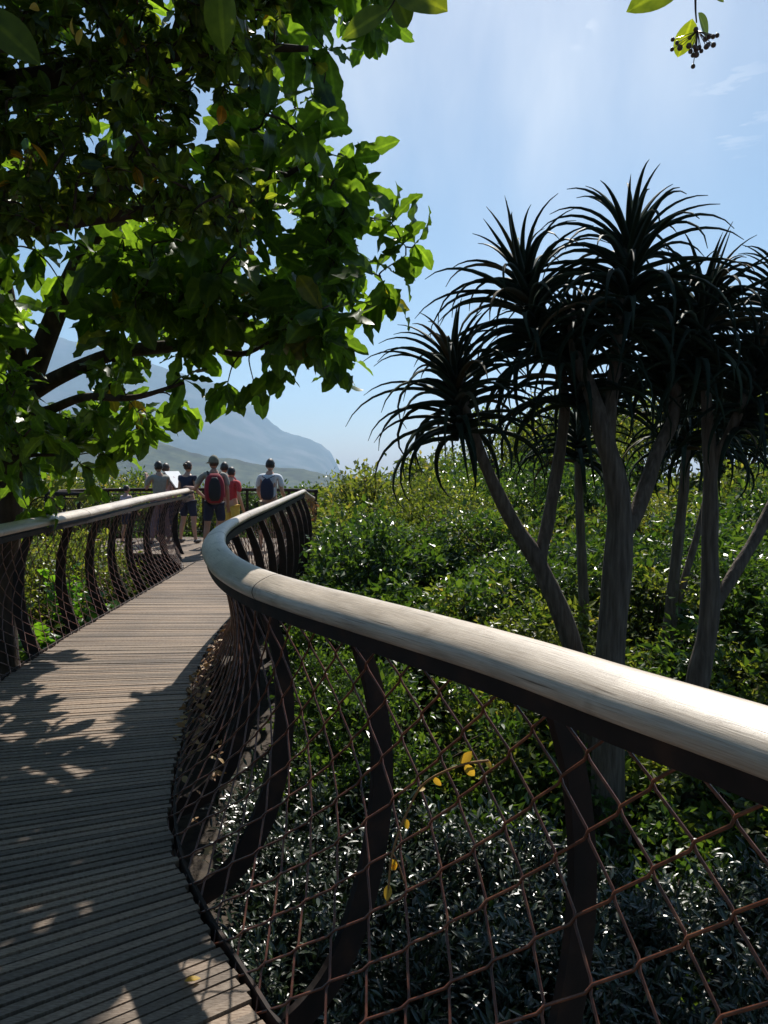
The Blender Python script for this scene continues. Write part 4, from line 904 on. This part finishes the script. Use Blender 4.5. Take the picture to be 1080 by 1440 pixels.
# creeper with yellowing leaves on the near mesh
def creeper():
    t = thing('creeper', 'withered creeper with a few yellow leaves climbing the near mesh', 'creeper', (.1, 2.2, .3))
    p = [P3(545, 1290, 2.05), P3(552, 1215, 2.1), P3(575, 1150, 2.15), P3(600, 1110, 2.15), P3(650, 1085, 2.1), P3(690, 1078, 2.05)]
    b = MB(); tw = spline(p, 8); b.tube(tw, .0035, 5); b.tube(spline([p[1], P3(560, 1230, 2.1), P3(570, 1260, 2.08)], 6), .0025, 5); b.build('stem', MAT['dryleaf'], t)
    q = np.array([tw[min(k, len(tw) - 1)] for k in (3, 6, 7, 14, 21, 26, 32, 33, 39)])
    c = MB(); scatter(c, SMALL, q, rng.normal(0, .6, (9, 3)) + [.3, -.2, -.7], rng.normal(0, .3, (9, 3)) + [0, -.8, .4], rng.uniform(.03, .055, 9)); c.build('leaves', MAT['yellowleaf'], t, smooth=True)
    t = thing('dried_tuft', 'rust brown dried leaves hanging from the far end of the winding handrail', 'dried leaves', (-1.45, 14.7, .9))
    b = MB(); c = MB(); P = []
    for k in range(14):
        e = np.array([-1.42, 14.72, 1.0]) + [rng.uniform(-.02, .12), rng.uniform(-.1, .1), rng.uniform(-.42, -.05)]; b.tube(spline([(-1.47, 14.7, 1.03), (np.array([-1.45, 14.7, 1.05]) + e) / 2 + [.03, 0, .03], e], 4), .003, 4); P += [e + rng.normal(0, .03, 3) for _ in range(5)]
    b.build('stems', MAT['dryleaf'], t); P = np.array(P); scatter(c, SMALL, P, rng.normal(0, .5, P.shape) + [0, 0, -.6], rng.normal(0, 1, P.shape), rng.uniform(.05, .09, len(P))); c.build('leaves', MAT['dryleaf'], t, smooth=True)
creeper()
def litter():
    b = MB(); S = rng.uniform(RP_S(-.5, 3.2), RP_S(-1.3, 6.5), 260); p, n, _ = frame(S); u = rng.uniform(-.25, -.02, len(S)); q = p + n * u[:, None]
    z = np.interp(u + UR, SEC[:20, 0], SEC[:20, 1]) + .01 - .03
    P = np.c_[q, z - .02 + rng.uniform(-.02, .03, len(S))]
    k = rng.random(len(S)) < .8; scatter(b, SMALL, P[k], rng.normal(0, 1, (k.sum(), 3)) * [1, 1, .4], rng.normal(0, .4, (k.sum(), 3)) + [0, 0, 1], rng.uniform(.03, .06, k.sum()))
    P2 = np.c_[rng.uniform(-2.9, -1.7, 26), rng.uniform(7, 12.5, 26), np.full(26, .008)]
    tag(b.build('fallen_leaves', MAT['dryleaf'], smooth=False), kind='stuff')
    c = MB(); scatter(c, SMALL, [P3(248, 1414, 2.276) * [1, 1, 0] + [0, 0, .014]], [[1, .3, .05]], [[0, 0, 1]], [.05]); tag(c.build('leaf', MAT['yellowleaf'], smooth=False), 'single yellow leaf lying on the boards in the sunlit corner', 'leaf')
litter()

# ---------------------------------------------------------------- people and the sign
MAT['skin'] = M('skin', [(.3, (.42, .24, .17)), (.7, (.50, .30, .22))], scale=10, rough=.5, bumps=0)
MAT['skin_tan'] = M('tanned_skin', [(.3, (.34, .18, .12)), (.7, (.42, .24, .165))], scale=10, rough=.5, bumps=0)
MAT['hair'] = M('dark_hair', [(.3, (.012, .009, .007)), (.7, (.035, .024, .018))], scale=40, stretch=(3, 3, .6), rough=.5, bumps=.4)
MAT['brown_hair'] = M('brown_hair', [(.3, (.03, .018, .011)), (.7, (.07, .040, .024))], scale=40, stretch=(3, 3, .6), rough=.5, bumps=.4)
MAT['eye'] = plain('eye', (.03, .025, .02), rough=.2)
CLOTH = {k: plain(k + '_cloth', c, .85, .12, 30) for k, c in dict(grey=(.27, .265, .235), olive=(.17, .165, .12), navy=(.018, .024, .055), white=(.62, .66, .72), red=(.42, .035, .045), black=(.018, .018, .022), khaki=(.34, .28, .20), blue=(.02, .035, .10), pink=(.55, .42, .46), mauve=(.20, .13, .15), yellow=(.55, .42, .08), crimson=(.24, .015, .03)).items()}
MAT['shoe'] = plain('shoe_rubber', (.05, .05, .055)); MAT['white_panel'] = plain('white_panel', (.72, .74, .76), .5, .03)
def skin_mesh(V, E, root=0, sub=2):
    """a continuous tapering surface round a skeleton of points: V = (x, y, z, rx, ry)"""
    bm = bmesh.new(); ly = bm.verts.layers.skin.verify(); vs_ = []
    for i, v in enumerate(V):
        q = bm.verts.new(v[:3]); q[ly].radius = (v[3], v[4] if len(v) > 4 else v[3]); q[ly].use_root = i == root; vs_.append(q)
    for a, c in E: bm.edges.new((vs_[a], vs_[c]))
    me = bpy.data.meshes.new('skeleton'); bm.to_mesh(me); bm.free()
    o = bpy.data.objects.new('skeleton', me); COL.objects.link(o)
    o.modifiers.new('s', 'SKIN').use_smooth_shade = True; o.modifiers.new('d', 'SUBSURF').levels = sub
    dg = bpy.context.evaluated_depsgraph_get(); ev = o.evaluated_get(dg); m2 = bpy.data.meshes.new_from_object(ev)
    V2 = np.empty(len(m2.vertices) * 3); m2.vertices.foreach_get('co', V2)
    q = [list(p.vertices) for p in m2.polygons if len(p.vertices) == 4]; t = [list(p.vertices) for p in m2.polygons if len(p.vertices) == 3]
    bpy.data.objects.remove(o); bpy.data.meshes.remove(me); bpy.data.meshes.remove(m2)
    return V2.reshape(-1, 3), q, t
def person(label, pos, face, height, skin, hair, top, legs, hands, sleeve=.5, long_legs=False, cap=None, bun=False, lean=0.0, look=0.0, spread=.1, female=False, long_hair=False):
    """face: heading in degrees, anticlockwise from straight away; hands: wrist positions in the person's own frame at 1.75 m"""
    t = thing('person', label, 'person', pos); LOCAL.add(t.name); t.rotation_euler.z = R(face); t.scale = (height / 1.75,) * 3
    sw = .165 if female else .185; L = lambda z: -0.0 + lean * max(0, z - .93)
    V = [(0, 0, .95, .145, .112), (0, L(1.08), 1.08, .128, .098), (0, L(1.25), 1.25, .152, .112), (0, L(1.38), 1.38, .13, .09), (0, L(1.47), 1.465, .07, .066), (0, L(1.54) + .01, 1.54, .06, .062)]
    E = [(0, 1), (1, 2), (2, 3), (3, 4), (4, 5)]; clothT = list(V[:4]); ET = [(0, 1), (1, 2), (2, 3)]
    clothL = [(0, 0, .97, .148, .118)]; EL_ = []; wrists = []
    for s, hand in zip((-1, 1), hands):
        sh = np.array([s * sw, L(1.40), 1.405]); w = np.array(hand, float); mid = (sh + w) / 2; dv = w - sh; ln = np.linalg.norm(dv)
        bend = math.sqrt(max(.0, .285 ** 2 - (ln / 2) ** 2)); el = mid + unit(np.array([s * .22, -.55, -.8]) - unit(dv) * np.dot(unit(dv), np.array([s * .22, -.55, -.8]))) * bend
        k = len(V); fwd = unit(w - el)
        V += [(*sh, .058, .056), (*((sh + el) / 2), .047, .047), (*el, .039, .039), (*((el * .6 + w * .4)), .038, .038), (*w, .026, .024), (*(w + fwd * .06), .034, .018), (*(w + fwd * .095), .034, .014)]
        E += [(3, k), (k, k + 1), (k + 1, k + 2), (k + 2, k + 3), (k + 3, k + 4), (k + 4, k + 5), (k + 5, k + 6)]
        sx = unit(np.cross(fwd, [0, 0, 1]) + [1e-4, 0, 0]); dn = np.cross(sx, fwd); dn = dn if dn[2] < 0 else -dn
        for q, (off, fl) in enumerate(((-.03, .066), (-.01, .075), (.01, .071), (.029, .056))):
            b0 = len(V); p0 = w + fwd * .09 + sx * off; p1 = p0 + fwd * fl * .55 + dn * .008; p2 = p1 + unit(fwd + dn * .9) * fl * .45
            V += [(*p1, .0085), (*p2, .007)]; E += [(k + 6, b0), (b0, b0 + 1)]
        b0 = len(V); p1 = w + fwd * .045 - s * sx * .045; V += [(*p1, .0105), (*(p1 + fwd * .04 - s * sx * .008 + dn * .01), .008)]; E += [(k + 4, b0), (b0, b0 + 1)]
        m = len(clothT); e2 = sh + (el - sh) * min(1, sleeve * 1.6); clothT += [(*sh, .062, .06), (*e2, .056, .056)]; ET += [(3, m), (m, m + 1)]
        hp = np.array([s * .088, 0, .88]); kn = np.array([s * (.09 + spread * .4), .02, .49]); an = np.array([s * (.09 + spread), -.02, .085])
        k = len(V); V += [(*hp, .092, .095), (*((hp + kn) / 2), .078, .08), (*kn, .056, .058), (*(kn * .62 + an * .38 + [0, -.025, 0]), .054, .056), (*(kn * .25 + an * .75), .037, .038), (*an, .036, .036), (*(an + [s * .02, .12, -.05]), .036, .026), (*(an + [s * .025, .17, -.057]), .028, .02)]
        E += [(0, k)] + [(k + i, k + i + 1) for i in range(7)]
        m = len(clothL); clothL += [(*hp, .10, .105), (*((hp + kn) / 2), .094, .096), (*(kn + [0, 0, .05 if not long_legs else 0]), .082, .084)]; EL_ += [(0, m), (m, m + 1), (m + 1, m + 2)]
        if long_legs: clothL += [(*(an + [0, 0, .03]), .06, .062)]; EL_ += [(m + 2, m + 3)]
    Vb, q, tr = skin_mesh(V, E); b = MB(); b.add(Vb, q, tr)
    hc = np.array([0, L(1.63) + .022, 1.628]); cl, sl = math.cos(look), math.sin(look)
    def turn(P): P = np.asarray(P, float); return np.stack([P[..., 0] * cl - P[..., 1] * sl, P[..., 0] * sl + P[..., 1] * cl, P[..., 2]], -1) + hc
    ph = np.linspace(.1, np.pi - .1, 15); th = np.arange(20) * 2 * np.pi / 20
    X = np.sin(ph)[:, None] * np.sin(th) * .081; Y = np.sin(ph)[:, None] * np.cos(th) * .101; Z = np.cos(ph)[:, None] * np.ones(20) * .124
    jaw = np.clip(-Z / .118, 0, 1); X = X * (1 - .28 * jaw); Y = np.where(Y < 0, Y * (1 - .45 * jaw), Y * (1 - .08 * jaw))
    nose = np.exp(-((X / .013) ** 2 + ((Z + .018) / .024) ** 2)) * (Y > 0) * .02; brow = np.exp(-((Z - .02) / .012) ** 2) * (Y > .05) * .004; mouth = np.exp(-((X / .02) ** 2 + ((Z + .062) / .008) ** 2)) * (Y > 0) * .004
    b.rings(turn(np.stack([X, Y + nose + brow + mouth, Z], -1)))
    for s in (-1, 1): b.ball(turn(np.array([s * .083, -.005, -.008])), (.011, .02, .032), 8, 6)
    b.build('body', skin, t)
    for s in (-1, 1): eb = MB(); eb.ball(turn(np.array([s * .032, .09, .012])), (.011, .007, .007), 8, 6); eb.build('eye', MAT['eye'], t)
    hb = MB(); keep = lambda x, y, z: (y < .045 - .25 * max(0, -z)) or z > .055
    Xh, Yh, Zh = X * 1.10, Y * 1.09, Z * 1.09; low = -.05 if not long_hair else -.16
    Zh = np.where((Yh > .02) & (Zh < .055), .055 + (Zh - .055) * .0, Zh); Zh = np.maximum(Zh, low)
    hb.rings(turn(np.stack([Xh, np.where(Zh <= .056, Yh * .98, Yh), Zh], -1)))
    if bun: hb.ball(turn(np.array([0, -.105, .045])), (.05, .045, .045), 10, 8)
    hb.build('hair', hair, t)
    Vc, q, tr = skin_mesh(clothT, ET); Vc = Vc * [1, 1, 1]; cb = MB(); cc = np.array([0, 0, 0]); cb.add(np.c_[Vc[:, 0] * 1.07, (Vc[:, 1] - L(1.2)) * 1.10 + L(1.2), Vc[:, 2] + .012], q, tr); cb.build('shirt', top, t)
    Vc, q, tr = skin_mesh(clothL, EL_); cb = MB(); cb.add(Vc, q, tr); cb.build('trousers' if long_legs else 'shorts', legs, t)
    for s in (-1, 1):
        sb = MB(); an = np.array([s * (.09 + spread), -.02, .05]); sb.ball(an + [s * .012, .055, -.006], (.05, .135, .046), 12, 8); sb.build('shoe', MAT['shoe'], t)
    if cap:
        kb = MB(); m_ = ph < 1.62; kb.rings(turn(np.stack([X * 1.17, Y * 1.15, Z * 1.13 + .012], -1)[m_]), False)
        kb.box(turn(np.array([0, .125, .012])), turn(np.array([.07, 0, 0])) - hc, turn(np.array([0, .05, 0])) - hc + [0, 0, -.012], (0, 0, .004)); kb.build('cap', cap, t)
    return t
def backpack(t, main, front, strap, size=(.155, .10, .25), z=1.19, y=-.20, soft=False):
    def bag(c, s, taper=.8, n=9):
        zz = np.linspace(-1, 1, n); th = np.arange(16) * 2 * np.pi / 16; r = (1 - np.abs(zz) ** 5 * .45) * np.interp(zz, [-1, .2, 1], [1, 1.02, taper])
        x = np.sign(np.cos(th)) * np.abs(np.cos(th)) ** .55 * s[0]; yy = np.sign(np.sin(th)) * np.abs(np.sin(th)) ** .55 * s[1]
        b = MB(); b.rings(np.stack([r[:, None] * x + c[0], r[:, None] * yy + c[1], zz[:, None] * s[2] + c[2] + 0 * x], -1)); return b
    o = bag((0, y, z), size).build('backpack', main, t)
    if front: bag((0, y - size[1] * .75, z - size[2] * .05), (size[0] * .62, size[1] * .55, size[2] * .80), .7).build('pocket', front, o)
    b = MB()
    for s in (-1, 1): b.tube(spline([(s * size[0] * .55, y + size[1] * .6, z + size[2] * .85), (s * .115, -.03, 1.475), (s * .13, .10, 1.40), (s * .14, .135, 1.25), (s * .15, .04, 1.05), (s * size[0] * .8, y + size[1] * .5, z - size[2] * .85)] if not soft else [(0, y, z + size[2] * .95), (s * .11, -.10, 1.42), (s * .12, .06, 1.44), (s * .14, .13, 1.28), (s * .16, .0, 1.08), (s * size[0] * .9, y, z - size[2] * .9)], 6), .017 if not soft else .007, 6)
    b.build('straps', strap, o)
def at(px, d): return ((px - CX) / F * d, d, -.030)
m1 = person('man in grey cap with red and black backpack, one hand on the left handrail end', (-3.13, 14.15, 0.0), 14, 1.77, MAT['skin_tan'], MAT['brown_hair'], CLOTH['grey'], CLOTH['navy'], [(-.46, .22, 1.19), (.25, .06, .865)], cap=CLOTH['olive'], look=R(25))
backpack(m1, CLOTH['crimson'], CLOTH['black'], CLOTH['black'], (.175, .125, .265), 1.18, -.235)
m2 = person('man in white t-shirt with a navy drawstring bag on his back', at(379, 14.9), -8, 1.76, MAT['skin'], MAT['hair'], CLOTH['white'], CLOTH['khaki'], [(-.24, .26, .96), (.25, .26, .96)], lean=.06)
backpack(m2, CLOTH['navy'], None, CLOTH['black'], (.125, .06, .20), 1.17, -.165, True)
person('dark haired person in grey t-shirt with raised forearms left of the sign', at(224, 16.0), 40, 1.72, MAT['skin'], MAT['hair'], CLOTH['grey'], CLOTH['mauve'], [(-.16, .30, 1.40), (.14, .32, 1.38)], long_legs=True)
person('dark haired person in pinkish top half hidden behind the one in grey', at(233, 16.7), -15, 1.68, MAT['skin'], MAT['brown_hair'], CLOTH['pink'], CLOTH['navy'], [(-.25, .06, .865), (.25, .08, .87)], long_legs=True, female=True)
w5 = person('woman with pinned up hair in a navy top right of the sign', at(264, 16.2), -20, 1.72, MAT['skin'], MAT['brown_hair'], CLOTH['navy'], CLOTH['navy'], [(-.20, .26, 1.0), (.22, .26, 1.0)], female=True, bun=True, sleeve=.25)
person('short haired person in dark red shirt just right of the backpacker', at(316, 15.9), 10, 1.70, MAT['skin_tan'], MAT['hair'], CLOTH['crimson'], CLOTH['black'], [(-.25, .06, .865), (.25, .08, .87)])
person('shorter person in bright red shirt and yellow shorts partly behind the backpacker', at(325, 15.5), -25, 1.60, MAT['skin'], MAT['hair'], CLOTH['red'], CLOTH['yellow'], [(-.25, .06, .865), (.25, .08, .87)])
person('small dark haired child in pale pink top beyond the left handrail', at(177, 16.0), -35, 1.22, MAT['skin'], MAT['hair'], CLOTH['pink'], CLOTH['navy'], [(-.20, .22, .95), (.20, .22, .95)], female=True)
def sign():
    c = at(249, 16.75); t = thing('information_sign', 'tilted white information panel on a dark post, seen from its edge', 'sign', c)
    b = MB(); n = unit(np.array([.80, -.12, .59])); ay = unit(np.array([.15, 1, 0.])); ax = np.cross(ay, n)
    p = np.array([c[0], c[1], 1.30]); b.box(p, ax * .215, ay * .36, n * .012); b.build('panel', MAT['white_panel'], t, smooth=False)
    b = MB(); b.box(p - n * .028, ax * .20, ay * .34, n * .014); b.tube([(c[0] - .03, c[1], -.04), (c[0] - .03, c[1], 1.27)], .035, 8); b.build('post', MAT['steel'], t, smooth=False)
sign()

haze()
